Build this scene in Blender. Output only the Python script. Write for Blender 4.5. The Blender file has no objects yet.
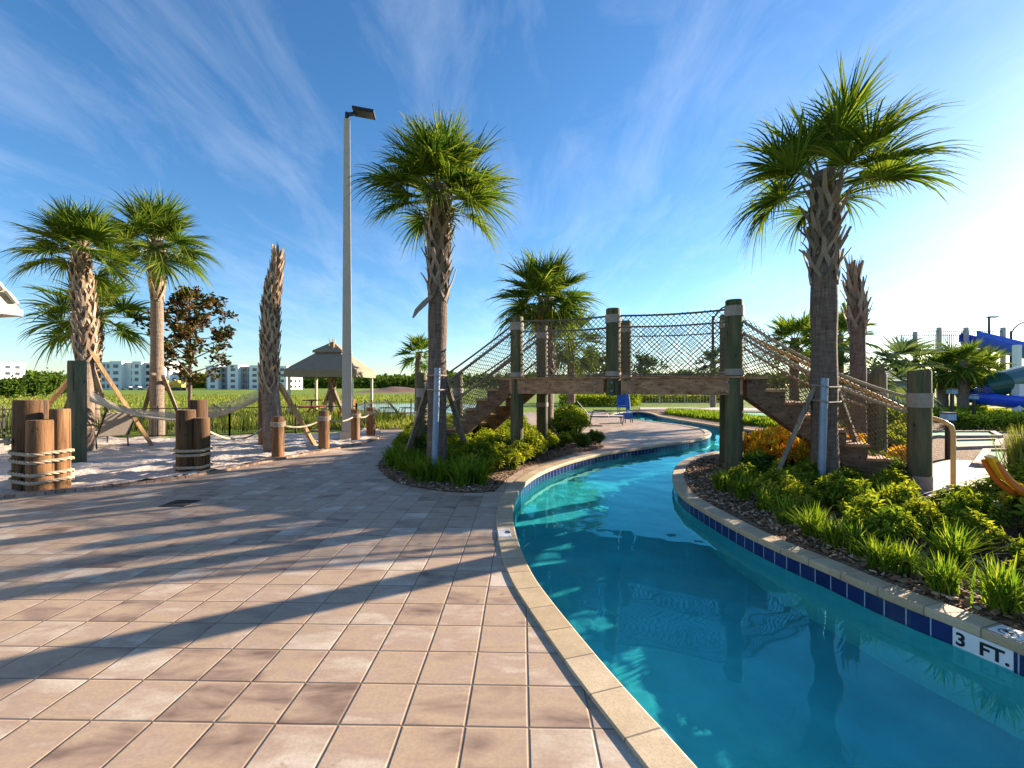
import bpy, math, random
from mathutils import Vector, Matrix, noise
from mathutils.geometry import tessellate_polygon
PI = math.pi
R_ = math.radians
rng = random.Random(7)
scene = bpy.context.scene
COL = scene.collection
F = 16 / 36 * 1024           # focal length in pixels of the 16 mm lens
EYE = 1.6
HOR = 386.0

def G(x, y, z=0.0):          # a point of the ground plane seen at this pixel of the survey photograph
    d = (EYE - z) * F / (y - HOR)
    return Vector(((x - 512) * d / F, d, z))

def AT(x, y, d):             # a point at distance d
    return Vector(((x - 512) * d / F, d, EYE - (y - HOR) * d / F))

V = Vector

# ------------------------------------------------------------------ mesh builder
class MB:
    def __init__(s):
        s.v = []; s.f = []; s.m = []; s.uv = []
    def add(s, vs, fs, mat=0, uvs=None):
        o = len(s.v)
        s.v.extend([tuple(p) for p in vs])
        for i, f in enumerate(fs):
            s.f.append(tuple(a + o for a in f)); s.m.append(mat)
            s.uv.append(uvs[i] if uvs else None)
    def tube(s, pts, radii, n=8, mat=0, caps=True, squash=1.0):
        pts = [V(p) for p in pts]
        if not hasattr(radii, '__len__'): radii = [radii] * len(pts)
        t0 = (pts[1] - pts[0]).normalized()
        ref = V((1, 0, 0)) if abs(t0.x) < .8 else V((0, 1, 0))
        a = (ref - t0 * ref.dot(t0)).normalized()
        vs = []; fs = []
        for i, p in enumerate(pts):
            t = (pts[min(i + 1, len(pts) - 1)] - pts[max(i - 1, 0)])
            t = t.normalized() if t.length > 1e-9 else t0
            a = (a - t * a.dot(t)).normalized(); b = t.cross(a)
            for k in range(n):
                q = 2 * PI * (k + .5) / n
                vs.append(p + (a * math.cos(q) + b * math.sin(q) * squash) * radii[i])
        for i in range(len(pts) - 1):
            for k in range(n):
                fs.append((i * n + k, i * n + (k + 1) % n, (i + 1) * n + (k + 1) % n, (i + 1) * n + k))
        if caps:
            fs.append(tuple(range(n - 1, -1, -1)))
            L = (len(pts) - 1) * n
            fs.append(tuple(range(L, L + n)))
        s.add(vs, fs, mat)
    def seg(s, a, b, r, mat=0):
        s.tube([a, b], [r, r], 3, mat, False)
    def box(s, c, size, rot=None, mat=0):
        hx, hy, hz = size[0] / 2, size[1] / 2, size[2] / 2
        vs = []
        for p in ((-1, -1, -1), (1, -1, -1), (1, 1, -1), (-1, 1, -1), (-1, -1, 1), (1, -1, 1), (1, 1, 1), (-1, 1, 1)):
            q = V((p[0] * hx, p[1] * hy, p[2] * hz))
            if rot is not None: q = rot @ q
            vs.append(V(c) + q)
        s.add(vs, [(3, 2, 1, 0), (4, 5, 6, 7), (0, 1, 5, 4), (1, 2, 6, 5), (2, 3, 7, 6), (3, 0, 4, 7)], mat)
    def beam(s, a, b, w, h, mat=0):          # box from a to b, w across, h high
        a = V(a); b = V(b); d = (b - a)
        x = d.normalized(); y = V((0, 0, 1)).cross(x)
        y = y.normalized() if y.length > 1e-5 else V((0, 1, 0)); z = x.cross(y)
        s.box((a + b) / 2, (d.length, w, h), Matrix((x, y, z)).transposed(), mat)
    def sheet(s, poly, z, mat=0):            # flat polygon
        idx = tessellate_polygon([[V((p[0], p[1], 0)) for p in poly]])
        vs = [V((p[0], p[1], z)) for p in poly]
        fs = []
        for t in idx:
            A, B, C = (vs[i] for i in t)
            fs.append(t if (B - A).cross(C - A).z > 0 else t[::-1])
        s.add(vs, fs, mat)
    def strap(s, pts, outs, ws, ts, mat=0):   # ribbon with thickness
        n = len(pts); vs = []; fs = []
        for i in range(n):
            p = V(pts[i]); t = (V(pts[min(i + 1, n - 1)]) - V(pts[max(i - 1, 0)])).normalized()
            o = V(outs[i]); sd = t.cross(o).normalized(); o = sd.cross(t).normalized()
            for (a, b) in ((-1, 0), (1, 0), (1, 1), (-1, 1)):
                vs.append(p + sd * a * ws[i] / 2 + o * b * ts[i])
        for i in range(n - 1):
            for k in range(4):
                fs.append((i * 4 + k, i * 4 + (k + 1) % 4, i * 4 + 4 + (k + 1) % 4, i * 4 + 4 + k))
        fs.append((3, 2, 1, 0)); L = (n - 1) * 4; fs.append((L, L + 1, L + 2, L + 3))
        s.add(vs, fs, mat)
    def build(s, name, mats, parent=None, smooth=None, origin=None):
        me = bpy.data.meshes.new(name)
        o3 = V(origin) if origin is not None else (parent_world(parent) if parent else V((0, 0, 0)))
        me.from_pydata([(a - o3.x, b - o3.y, c - o3.z) for a, b, c in s.v], [], s.f)
        if not isinstance(mats, (list, tuple)): mats = [mats]
        for m in mats: me.materials.append(m)
        if len(mats) > 1: me.polygons.foreach_set('material_index', s.m)
        if any(u is not None for u in s.uv):
            l = me.uv_layers.new(name='UVMap'); flat = []
            for f, u in zip(s.f, s.uv):
                for k in range(len(f)): flat.extend(u[k] if u else (0, 0))
            l.data.foreach_set('uv', flat)
        if smooth:
            me.polygons.foreach_set('use_smooth', [True] * len(s.f))
            me.set_sharp_from_angle(angle=R_(smooth))
        me.update()
        ob = bpy.data.objects.new(name, me); COL.objects.link(ob)
        if parent: ob.parent = parent
        elif origin is not None: ob.location = o3
        return ob

def parent_world(p):
    o = V((0, 0, 0))
    while p: o += p.location; p = p.parent
    return o

def tag(o, label=None, cat=None, group=None, kind=None):
    if label: o['label'] = label
    if cat: o['category'] = cat
    if group: o['group'] = group
    if kind: o['kind'] = kind
    return o

def thing(name, label, cat, loc=(0, 0, 0), group=None):
    o = bpy.data.objects.new(name, None); COL.objects.link(o)
    o.location = loc; o.empty_display_size = .2
    return tag(o, label, cat, group)

def dup(root, loc, rotz=0.0, label=None, group=None, scale=1.0):
    r = root.copy(); COL.objects.link(r); r.location = loc; r.rotation_euler = (0, 0, rotz)
    r.scale = (scale,) * 3 if not hasattr(scale, '__len__') else scale
    if label: r['label'] = label
    if group: r['group'] = group
    for ch in list(root.children):
        c = ch.copy(); COL.objects.link(c); c.parent = r
        for g in list(ch.children):
            d = g.copy(); COL.objects.link(d); d.parent = c
    return r

def struct(name, mb, mat, smooth=None):
    return tag(mb.build(name, mat, smooth=smooth), kind='structure')

# ------------------------------------------------------------------ materials
class NT:
    def __init__(s, tree): s.t = tree
    def n(s, typ, **kw):
        nd = s.t.nodes.new('ShaderNode' + typ)
        for k, v in kw.items():
            if k.startswith('_'): setattr(nd, k[1:], v)
            else:
                key = int(k[1:]) if k[0] == 'i' and k[1:].isdigit() else k.replace('_', ' ')
                sock = nd.inputs[key]
                if isinstance(v, bpy.types.NodeSocket): s.t.links.new(v, sock)
                else: sock.default_value = v
        return nd
    def math(s, op, a, b=0.0, c=0.0, clamp=False):
        return s.n('Math', _operation=op, _use_clamp=clamp, i0=a, i1=b, i2=c).outputs[0]
    def ramp(s, fac, stops):
        r = s.n('ValToRGB', Fac=fac)
        e = r.color_ramp.elements
        while len(e) < len(stops): e.new(0.5)
        for el, (p, c) in zip(e, stops):
            el.position = p; el.color = (*c, 1) if len(c) == 3 else c
        return r.outputs[0]
    def mix(s, f, a, b, blend='MIX'):
        m = s.n('Mix', _data_type='RGBA', _blend_type=blend)
        for i, v in ((0, f), (6, a), (7, b)):
            if isinstance(v, bpy.types.NodeSocket): s.t.links.new(v, m.inputs[i])
            elif i == 0: m.inputs[0].default_value = v
            else: m.inputs[i].default_value = (*v, 1) if len(v) == 3 else v
        return m.outputs[2]
    def noise(s, vec, scale, detail=4, rough=.55, dist=0.0):
        return s.n('TexNoise', Vector=vec, Scale=scale, Detail=detail, Roughness=rough, Distortion=dist).outputs[0]
    def map(s, vec, scale=(1, 1, 1), loc=(0, 0, 0), rot=(0, 0, 0)):
        return s.n('Mapping', Vector=vec, Scale=scale, Location=loc, Rotation=rot).outputs[0]
    def bump(s, h, strength=.5, dist=.01):
        return s.n('Bump', Height=h, Strength=strength, Distance=dist).outputs[0]

def new_mat(name):
    m = bpy.data.materials.new(name); m.use_nodes = True
    t = m.node_tree; t.nodes.clear()
    k = NT(t); out = k.n('OutputMaterial')
    return m, k, out

def finish(k, out, color, rough=.7, normal=None, spec=.4, metal=0.0, **kw):
    p = k.n('BsdfPrincipled', Roughness=rough, Metallic=metal, **kw)
    p.inputs['Specular IOR Level'].default_value = spec
    if isinstance(color, bpy.types.NodeSocket): k.t.links.new(color, p.inputs['Base Color'])
    else: p.inputs['Base Color'].default_value = (*color, 1)
    if normal is not None: k.t.links.new(normal, p.inputs['Normal'])
    k.t.links.new(p.outputs[0], out.inputs[0])
    return p

def objc(k): return k.n('TexCoord').outputs['Object']
def worldp(k): return k.n('NewGeometry').outputs['Position']
def island(k): return k.n('NewGeometry').outputs['Random Per Island']

def simple(name, c, var=.25, scale=6, rough=.7, bump=.15, stretch=(1, 1, 1), metal=0.0, spec=.4, bscale=None, bd=.01):
    m, k, out = new_mat(name)
    vec = k.map(objc(k), stretch)
    a = k.noise(vec, scale, 6, .6)
    lo = tuple(x * (1 - var) for x in c); hi = tuple(min(1, x * (1 + var)) for x in c)
    col = k.ramp(a, [(.3, lo), (.7, hi)])
    b = k.noise(vec, bscale or scale * 5, 5, .65)
    finish(k, out, col, rough, k.bump(b, bump, bd), spec, metal)
    return m

def foliage(name, stops, trans=.35, rough=.5, tip=None, nscale=2.0):
    m, k, out = new_mat(name)
    r = k.math('ADD', k.math('MULTIPLY', island(k), .65), k.math('MULTIPLY', k.noise(worldp(k), nscale, 2), .5))
    col = k.ramp(r, stops)
    if tip:
        uv = k.n('UVMap').outputs[0]
        v = k.n('SeparateXYZ', Vector=uv).outputs[1]
        f = k.ramp(v, [(.72, (0, 0, 0)), (1.0, (1, 1, 1))])
        ff = k.math('MULTIPLY', f, k.math('MULTIPLY', island(k), .55))
        col = k.mix(ff, col, tip)
    p = k.n('BsdfPrincipled', Roughness=rough)
    p.inputs['Specular IOR Level'].default_value = 0.0
    k.t.links.new(col, p.inputs['Base Color'])
    tr = k.n('BsdfTranslucent')
    k.t.links.new(k.mix(1.0, col, (1.0, 1.0, .45), 'MULTIPLY'), tr.inputs[0])
    ms = k.n('MixShader', Fac=trans)
    k.t.links.new(p.outputs[0], ms.inputs[1]); k.t.links.new(tr.outputs[0], ms.inputs[2])
    k.t.links.new(ms.outputs[0], out.inputs[0])
    return m

def mat_paver():
    m, k, out = new_mat('paver'); S = .2987; a = .022
    sep = k.n('SeparateXYZ', Vector=worldp(k))
    X, Y = sep.outputs[0], sep.outputs[1]
    u = k.math('ADD', k.math('MULTIPLY', X, math.cos(a)), k.math('MULTIPLY', Y, -math.sin(a)))
    v = k.math('ADD', k.math('MULTIPLY', X, math.sin(a)), k.math('MULTIPLY', Y, math.cos(a)))
    wob = k.math('MULTIPLY', k.math('SUBTRACT', k.noise(worldp(k), 1.1, 1), .5), .012)
    u = k.math('DIVIDE', k.math('ADD', k.math('ADD', u, .269), wob), S)
    v = k.math('DIVIDE', k.math('ADD', k.math('SUBTRACT', v, 2.43), wob), S)
    fu, fv = k.math('FLOOR', u), k.math('FLOOR', v)
    cell = k.n('CombineXYZ', X=fu, Y=fv).outputs[0]
    wn = k.n('TexWhiteNoise', Vector=cell); rnd = wn.outputs[0]
    du = k.math('ABSOLUTE', k.math('SUBTRACT', k.math('FRACT', u), .5))
    dv = k.math('ABSOLUTE', k.math('SUBTRACT', k.math('FRACT', v), .5))
    d = k.math('MAXIMUM', du, dv)
    edge = k.n('MapRange', Value=d, i1=.484, i2=.493, i3=0.0, i4=1.0).outputs[0]
    off = k.n('VectorMath', _operation='SCALE', i0=wn.outputs[1], Scale=37.0).outputs[0]
    lv = k.n('VectorMath', _operation='ADD', i0=worldp(k), i1=off).outputs[0]
    sw = k.noise(k.map(lv, (1.0, 2.2, 1)), 2.6, 4, .55, .4)
    grain = k.noise(worldp(k), 55, 3, .7)
    mixv = k.math('ADD', k.math('MULTIPLY', rnd, .40), k.math('MULTIPLY', k.math('SUBTRACT', k.math('MULTIPLY', sw, 1.35), .18), .9))
    base = k.ramp(mixv, [(.26, (.14, .09, .066)), (.38, (.26, .178, .13)), (.5, (.36, .255, .18)), (.61, (.42, .31, .205)), (.72, (.38, .27, .205)), (.84, (.46, .365, .275)), (.97, (.54, .46, .37))])
    base = k.mix(k.ramp(grain, [(.35, (.3, .3, .3)), (.6, (0, 0, 0))]), base, (.2, .15, .13))
    stain = k.ramp(k.noise(worldp(k), .8, 5, .6), [(.5, (0, 0, 0)), (.75, (.5, .5, .5))])
    base = k.mix(stain, base, (.25, .185, .14))
    spots = k.ramp(k.noise(worldp(k), 9, 2, .5), [(.70, (0, 0, 0)), (.76, (.5, .5, .5))])
    base = k.mix(spots, base, (.14, .1, .075))
    col = k.mix(edge, base, (.12, .09, .065))
    hgt = k.math('ADD', k.math('SUBTRACT', 1.0, k.n('MapRange', Value=d, i1=.468, i2=.494).outputs[0]), k.math('MULTIPLY', grain, .12))
    hgt = k.math('ADD', hgt, k.math('MULTIPLY', rnd, .15))
    finish(k, out, col, .62, k.bump(hgt, .6, .005), .35)
    return m

def mat_coping():
    m, k, out = new_mat('coping_stone')
    uv = k.n('UVMap').outputs[0]; u = k.n('SeparateXYZ', Vector=uv).outputs[0]
    uu = k.math('DIVIDE', u, .31)
    d = k.math('ABSOLUTE', k.math('SUBTRACT', k.math('FRACT', uu), .5))
    e = k.n('MapRange', Value=d, i1=.48, i2=.49).outputs[0]
    rnd = k.n('TexWhiteNoise', Vector=k.n('CombineXYZ', X=k.math('FLOOR', uu)).outputs[0]).outputs[0]
    nz = k.noise(worldp(k), 7, 5, .6)
    col = k.ramp(k.math('ADD', k.math('MULTIPLY', rnd, .4), k.math('MULTIPLY', nz, .7)), [(.2, (.36, .26, .155)), (.5, (.47, .36, .22)), (.85, (.55, .45, .31))])
    g = k.noise(worldp(k), 90, 3, .7)
    col = k.mix(k.ramp(g, [(.38, (.35, .35, .35)), (.55, (0, 0, 0))]), col, (.25, .18, .12))
    st = k.ramp(k.noise(worldp(k), 2.1, 6, .65), [(.48, (0, 0, 0)), (.72, (.55, .55, .55))])
    col = k.mix(st, col, (.26, .2, .13))
    col = k.mix(e, col, (.2, .16, .11))
    h = k.math('ADD', k.math('SUBTRACT', 1.0, e), k.math('MULTIPLY', g, .3))
    finish(k, out, col, .65, k.bump(h, .6, .005), .35)
    return m

def mat_poolwall():
    m, k, out = new_mat('pool_tile_wall')
    uv = k.n('UVMap').outputs[0]; sp = k.n('SeparateXYZ', Vector=uv)
    u, z = sp.outputs[0], sp.outputs[1]
    uu = k.math('DIVIDE', u, .152); zz = k.math('DIVIDE', k.math('ADD', z, .052), .152)
    du = k.math('ABSOLUTE', k.math('SUBTRACT', k.math('FRACT', uu), .5))
    dz = k.math('ABSOLUTE', k.math('SUBTRACT', k.math('FRACT', zz), .5))
    e = k.n('MapRange', Value=k.math('MAXIMUM', du, dz), i1=.468, i2=.482).outputs[0]
    rnd = k.n('TexWhiteNoise', Vector=k.n('CombineXYZ', X=k.math('FLOOR', uu), Y=k.math('FLOOR', zz)).outputs[0]).outputs[0]
    tile = k.ramp(rnd, [(0, (.012, .016, .085)), (1, (.02, .028, .125))])
    tile = k.mix(e, tile, (.42, .45, .5))
    low = k.math('LESS_THAN', z, -.052 - .152)
    pl = k.ramp(k.noise(worldp(k), 5, 4), [(.3, (.42, .62, .64)), (.7, (.55, .72, .72))])
    col = k.mix(low, tile, pl)
    rough = k.math('ADD', k.math('MULTIPLY', low, .5), .12)
    p = finish(k, out, col, .2, k.bump(k.math('SUBTRACT', 1.0, k.math('MULTIPLY', e, k.math('SUBTRACT', 1.0, low))), .4, .003), .5)
    k.t.links.new(rough, p.inputs['Roughness'])
    return m

def mat_water():
    m, k, out = new_mat('pool_water')
    g = k.n('BsdfGlass', Color=(.27, .85, .90, 1), Roughness=0.0, IOR=1.33)
    k.t.links.new(g.outputs[0], out.inputs[0])
    return m

def mat_ground():
    m, k, out = new_mat('marsh_ground'); P = worldp(k)
    a = k.noise(P, .05, 5, .6); b = k.noise(P, .9, 5, .65)
    v = k.math('ADD', k.math('MULTIPLY', a, .55), k.math('MULTIPLY', b, .45))
    col = k.ramp(v, [(.3, (.07, .115, .012)), (.5, (.15, .215, .02)), (.68, (.21, .27, .03))])
    finish(k, out, col, .85, k.bump(k.noise(P, 6, 6, .7), .8, .1), .2)
    return m

def mat_sand():
    m, k, out = new_mat('sand'); P = worldp(k)
    a = k.noise(P, 3, 6, .6); g = k.noise(P, 160, 2)
    col = k.ramp(k.math('ADD', k.math('MULTIPLY', a, .7), k.math('MULTIPLY', g, .3)), [(.3, (.40, .34, .29)), (.7, (.58, .51, .45))])
    h = k.math('ADD', k.noise(P, 9, 4, .55), k.math('MULTIPLY', g, .03))
    finish(k, out, col, .9, k.bump(h, .8, .05), .15)
    return m

def mat_mulch():
    m, k, out = new_mat('mulch_ground'); P = worldp(k)
    v = k.n('TexVoronoi', Vector=P, Scale=38.0)
    col = k.ramp(k.n('SeparateColor', i0=v.outputs['Color']).outputs[0], [(0, (.07, .04, .022)), (.5, (.19, .11, .065)), (1, (.34, .24, .16))])
    finish(k, out, col, .9, k.bump(v.outputs['Distance'], 1.0, .03), .15)
    return m

def mat_chips(name, stops):
    m, k, out = new_mat(name)
    finish(k, out, k.ramp(island(k), stops), .85, k.bump(k.noise(worldp(k), 80, 3), .4, .005), .2)
    return m

def mat_wood(name, c_lo, c_hi, stretch=(9, 9, .8), streak=None, rough=.8):
    m, k, out = new_mat(name)
    vec = k.map(objc(k), stretch); rnd = k.n('ObjectInfo').outputs['Random']
    off = k.n('CombineXYZ', X=k.math('MULTIPLY', rnd, 40.0), Y=k.math('MULTIPLY', rnd, 17.0)).outputs[0]
    vec = k.n('VectorMath', _operation='ADD', i0=vec, i1=off).outputs[0]
    a = k.noise(vec, 1.0, 7, .65, .5)
    col = k.ramp(a, [(.28, c_lo), (.66, c_hi)])
    if streak:
        s = k.noise(k.map(objc(k), (4, 4, .9)), 1.4, 4, .6)
        col = k.mix(k.ramp(s, [(.45, (0, 0, 0)), (.62, (.85, .85, .85))]), col, streak)
    knots = k.noise(k.map(objc(k), (7, 7, 5)), 1.5, 2)
    col = k.mix(k.ramp(knots, [(.68, (0, 0, 0)), (.74, (.7, .7, .7))]), col, tuple(x * .35 for x in c_lo))
    b = k.noise(k.map(objc(k), tuple(x * 3 for x in stretch)), 1.0, 5, .7)
    ck = k.noise(k.map(objc(k), tuple(x * (2.6 if x > 3 else .75) for x in stretch)), 1.0, 3, .5, .3)
    crack = k.ramp(ck, [(.33, (1, 1, 1)), (.37, (0, 0, 0))])
    col = k.mix(k.math('MULTIPLY', crack, .8), col, tuple(x * .25 for x in c_lo))
    h = k.math('SUBTRACT', k.math('MULTIPLY', b, .6), crack)
    finish(k, out, col, rough, k.bump(h, .8, .014), .25)
    return m

def mat_bark(name, stops):
    m, k, out = new_mat(name)
    ring = k.noise(k.map(objc(k), (5, 5, 26)), 1.0, 4, .6)
    vert = k.noise(k.map(objc(k), (34, 34, 4)), 1.0, 4, .6)
    v = k.math('ADD', k.math('MULTIPLY', ring, .5), k.math('MULTIPLY', vert, .5))
    finish(k, out, k.ramp(v, stops), .9, k.bump(v, 1.0, .03), .15)
    return m

M = {}
M['paver'] = mat_paver(); M['coping'] = mat_coping(); M['wall'] = mat_poolwall(); M['water'] = mat_water()
M['floor'] = simple('pool_plaster', (.55, .74, .74), .12, 3, .6, .1)
M['ground'] = mat_ground(); M['sand'] = mat_sand(); M['mulch'] = mat_mulch()
M['chips'] = mat_chips('bark_chips', [(0, (.06, .035, .02)), (.5, (.22, .13, .075)), (.85, (.36, .25, .16)), (1, (.5, .42, .33))])
M['log'] = mat_wood('log_wood', (.06, .028, .013), (.30, .155, .068), (15, 15, 1.1))
M['logdark'] = mat_wood('weathered_log', (.026, .014, .008), (.15, .08, .036), (15, 15, 1.1))
M['logend'] = simple('log_end_grain', (.17, .10, .06), .4, 30, .9, .4)
M['mossy'] = mat_wood('mossy_post_wood', (.04, .042, .024), (.19, .17, .10), (9, 9, .7), (.065, .085, .045))
M['post'] = mat_wood('treated_post', (.045, .042, .02), (.17, .14, .075), (9, 9, .7), (.06, .078, .035))
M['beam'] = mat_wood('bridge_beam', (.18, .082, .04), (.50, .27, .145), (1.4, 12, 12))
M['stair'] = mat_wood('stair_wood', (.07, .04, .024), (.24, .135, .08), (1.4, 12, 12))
M['stake'] = mat_wood('stake_wood', (.26, .15, .07), (.52, .34, .17), (9, 9, 2))
M['stakegrey'] = mat_wood('grey_stake_wood', (.12, .095, .075), (.30, .24, .19), (9, 9, 2))
M['rope'] = simple('rope', (.40, .31, .21), .3, 60, .9, .8, bscale=140)
M['ropepale'] = simple('pale_rope', (.43, .34, .24), .25, 60, .9, .8, bscale=140)
M['net'] = simple('net_cord', (.13, .105, .08), .3, 40, .9, .2)
M['netbrown'] = simple('brown_net_cord', (.16, .115, .065), .35, 20, .9, .3)
M['band'] = simple('post_band', (.30, .25, .21), .18, 14, .8, .2)
M['bark'] = mat_bark('palm_bark', [(.3, (.085, .06, .045)), (.5, (.20, .15, .115)), (.7, (.30, .24, .19))])
M['barkdark'] = mat_bark('dark_palm_bark', [(.3, (.06, .042, .034)), (.5, (.14, .10, .08)), (.7, (.24, .18, .145))])
M['boot'] = mat_chips('leaf_bases', [(0, (.14, .095, .062)), (.5, (.30, .215, .145)), (1, (.44, .33, .23))])
M['bootgrey'] = mat_chips('grey_leaf_bases', [(0, (.10, .075, .058)), (.5, (.22, .17, .13)), (1, (.34, .27, .21))])
M['palm'] = foliage('palm_leaf', [(.15, (.026, .06, .011)), (.4, (.065, .125, .018)), (.62, (.115, .18, .026)), (.85, (.22, .27, .045))], .45, .6, (.30, .26, .09), 1.2)
M['palmblue'] = foliage('blue_palm_leaf', [(.15, (.03, .06, .035)), (.5, (.07, .12, .07)), (.85, (.16, .21, .10))], .35, .42, (.3, .27, .12), 1.2)
M['petiole'] = simple('petiole', (.19, .22, .06), .3, 5, .5, .1)
M['deadleaf'] = foliage('dead_leaf', [(.2, (.15, .09, .045)), (.8, (.36, .25, .12))], .2, .8)
M['magnolia'] = foliage('magnolia_leaf', [(.15, (.02, .038, .012)), (.5, (.045, .07, .018)), (.64, (.11, .065, .03)), (.95, (.19, .10, .045))], .15, .45)
M['shrub'] = foliage('shrub_leaf', [(.15, (.045, .10, .012)), (.45, (.14, .21, .02)), (.85, (.34, .38, .045))], .5, .5)
M['shrubyel'] = foliage('yellow_green_leaf', [(.15, (.08, .15, .015)), (.5, (.25, .30, .028)), (.9, (.46, .44, .06))], .5, .5)
M['shrubdark'] = foliage('dark_green_leaf', [(.15, (.016, .04, .010)), (.5, (.04, .085, .016)), (.9, (.09, .15, .025))], .3, .4)
M['croton'] = foliage('croton_leaf', [(.15, (.34, .05, .012)), (.33, (.70, .16, .02)), (.52, (.78, .42, .03)), (.75, (.75, .60, .07)), (.95, (.20, .25, .03))], .35, .45)
M['tuft'] = foliage('tuft_blade', [(.15, (.045, .105, .012)), (.5, (.13, .23, .022)), (.85, (.32, .38, .05))], .5, .5)
M['reed'] = foliage('reed_blade', [(.15, (.02, .045, .009)), (.5, (.05, .085, .015)), (.9, (.14, .16, .035))], .3, .6)
M['fountain'] = foliage('fountain_grass_blade', [(.15, (.09, .13, .025)), (.5, (.2, .24, .04)), (.9, (.36, .36, .1))], .4, .6)
M['treeleaf'] = foliage('tree_leaf', [(.2, (.025, .055, .012)), (.5, (.06, .11, .02)), (.9, (.13, .19, .03))], .3, .6, None, .1)
M['concrete'] = simple('concrete', (.44, .38, .33), .15, 4, .8, .25)
M['pole'] = simple('pole_paint', (.47, .40, .32), .06, 3, .5, .05)
M['black'] = simple('black_metal', (.018, .018, .02), .2, 8, .45, .05)
M['galv'] = simple('blue_grey_metal', (.20, .26, .36), .15, 6, .45, .08, metal=.35)
M['canvas'] = simple('tan_canvas', (.27, .20, .135), .1, 3, .85, .15)
M['cream'] = simple('cream_paint', (.62, .55, .43), .06, 3, .6, .05)
M['shingle'] = simple('roof_shingle', (.52, .45, .34), .22, 9, .85, .5)
M['bwhite'] = simple('white_stucco', (.80, .80, .79), .06, .2, .8, .05)
M['bgrey'] = simple('grey_stucco', (.30, .30, .32), .1, .2, .8, .05)
M['btan'] = simple('tan_stucco', (.36, .29, .25), .1, .2, .8, .05)
M['glass'] = simple('dark_window', (.035, .05, .075), .3, .3, .15, .0, spec=.6)
M['signwhite'] = simple('white_tile', (.74, .74, .74), .04, 6, .3, .05)
M['ink'] = simple('black_ink', (.012, .012, .014), .1, 6, .4, .0)
M['blueflume'] = simple('blue_fibreglass', (.02, .085, .62), .12, 2, .3, .03)
M['greenflume'] = simple('green_fibreglass', (.01, .085, .065), .12, 2, .3, .03)
M['bluefab'] = simple('blue_fabric', (.02, .09, .36), .2, 6, .7, .1)
M['paleblue'] = simple('pale_blue_paint', (.18, .35, .55), .1, 6, .5, .05)
M['sling'] = simple('lounger_sling', (.42, .36, .30), .1, 10, .8, .15)
M['orangered'] = simple('orange_red_paint', (.48, .075, .02), .12, 5, .5, .05)
M['yellow'] = simple('yellow_orange_plastic', (.85, .46, .02), .12, 3, .35, .04)
M['orange'] = simple('orange_plastic', (.62, .14, .015), .12, 3, .35, .04)
M['machine'] = simple('machine_yellow', (.60, .33, .03), .15, 2, .5, .05)
M['turf'] = simple('putting_turf', (.09, .33, .16), .15, 20, .9, .3, bscale=300)
M['hammock'] = simple('hammock_cord', (.52, .46, .38), .15, 30, .9, .2)
M['tanpipe'] = simple('tan_pipe', (.60, .36, .13), .12, 8, .5, .08)
M['soil'] = simple('soil_mound', (.16, .085, .06), .3, .3, .95, .4)
M['carpaint'] = simple('car_paint', (.5, .5, .52), .1, 1, .3, .0)
M['kerb'] = simple('stone_kerb', (.34, .26, .21), .3, 12, .85, .5)

# ------------------------------------------------------------------ river outline
px_left = [(697, 768), (625, 690), (589, 648), (552, 602.7), (532, 575.6), (518, 543), (512, 516), (515, 497), (524, 484), (542, 472),
           (569, 462), (603, 453.7), (637, 448.6), (671, 443.8), (698, 440), (710, 436.5), (712, 433), (706, 429.5), (686, 425.5), (657, 422),
           (636, 420), (620, 417)]
px_far = [(612, 414.3), (618, 412.6), (640, 411.5), (652, 413.5), (657, 416), (670, 418.5), (702, 423.5), (723, 427), (742, 429), (765, 432),
          (787, 435.5), (806, 438)]
px_right = [(800, 440.5), (765, 443), (742, 446.5), (723, 450.5), (705, 453.5), (688, 458), (677, 464), (672, 472), (672.5, 484), (682, 497),
            (700, 508), (737, 529), (781, 550), (821, 566), (868, 587), (915, 606), (948.7, 618), (1002, 639), (1024, 649)]
pool = [V((2.1, -2.2, 0)), V((1.45, -.2, 0)), V((1.12, .85, 0))] + [G(*p) for p in px_left + px_far + px_right] + [V((3.65, 1.55, 0)), V((4.2, .3, 0)), V((4.9, -1.0, 0)), V((5.4, -2.2, 0))]
keep_open = 0
def chaikin(poly, it=3):
    for _ in range(it):
        q = []
        for i in range(len(poly)):
            a, b = poly[i], poly[(i + 1) % len(poly)]
            q += [a * .75 + b * .25, a * .25 + b * .75]
        poly = q
    return poly
def resample(poly, step):
    out = []; carry = 0.0
    for i in range(len(poly)):
        a, b = poly[i], poly[(i + 1) % len(poly)]
        L = (b - a).length
        while carry < L:
            out.append(a.lerp(b, carry / L)); carry += step
        carry -= L
    return out
pool = resample(chaikin(pool, 3), .1)
area = sum(pool[i].x * pool[(i + 1) % len(pool)].y - pool[(i + 1) % len(pool)].x * pool[i].y for i in range(len(pool)))
if area < 0: pool.reverse()
NP = len(pool)
norms = []
for i in range(NP):
    t = pool[(i + 2) % NP] - pool[i - 2]
    norms.append(V((t.y, -t.x, 0)).normalized())      # outward (counter-clockwise polygon)
for _ in range(3):
    norms = [(norms[i - 1] + norms[i] + norms[(i + 1) % NP]).normalized() for i in range(NP)]
def off(d, z=0.0): return [V((p.x + n.x * d, p.y + n.y * d, z)) for p, n in zip(pool, norms)]
def inside(p, poly):
    c = False; j = len(poly) - 1
    for i in range(len(poly)):
        a, b = poly[i], poly[j]
        if (a[1] > p[1]) != (b[1] > p[1]) and p[0] < (b[0] - a[0]) * (p[1] - a[1]) / (b[1] - a[1]) + a[0]: c = not c
        j = i
    return c
arc = [0.0]
for i in range(NP): arc.append(arc[-1] + (pool[(i + 1) % NP] - pool[i]).length)

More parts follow.
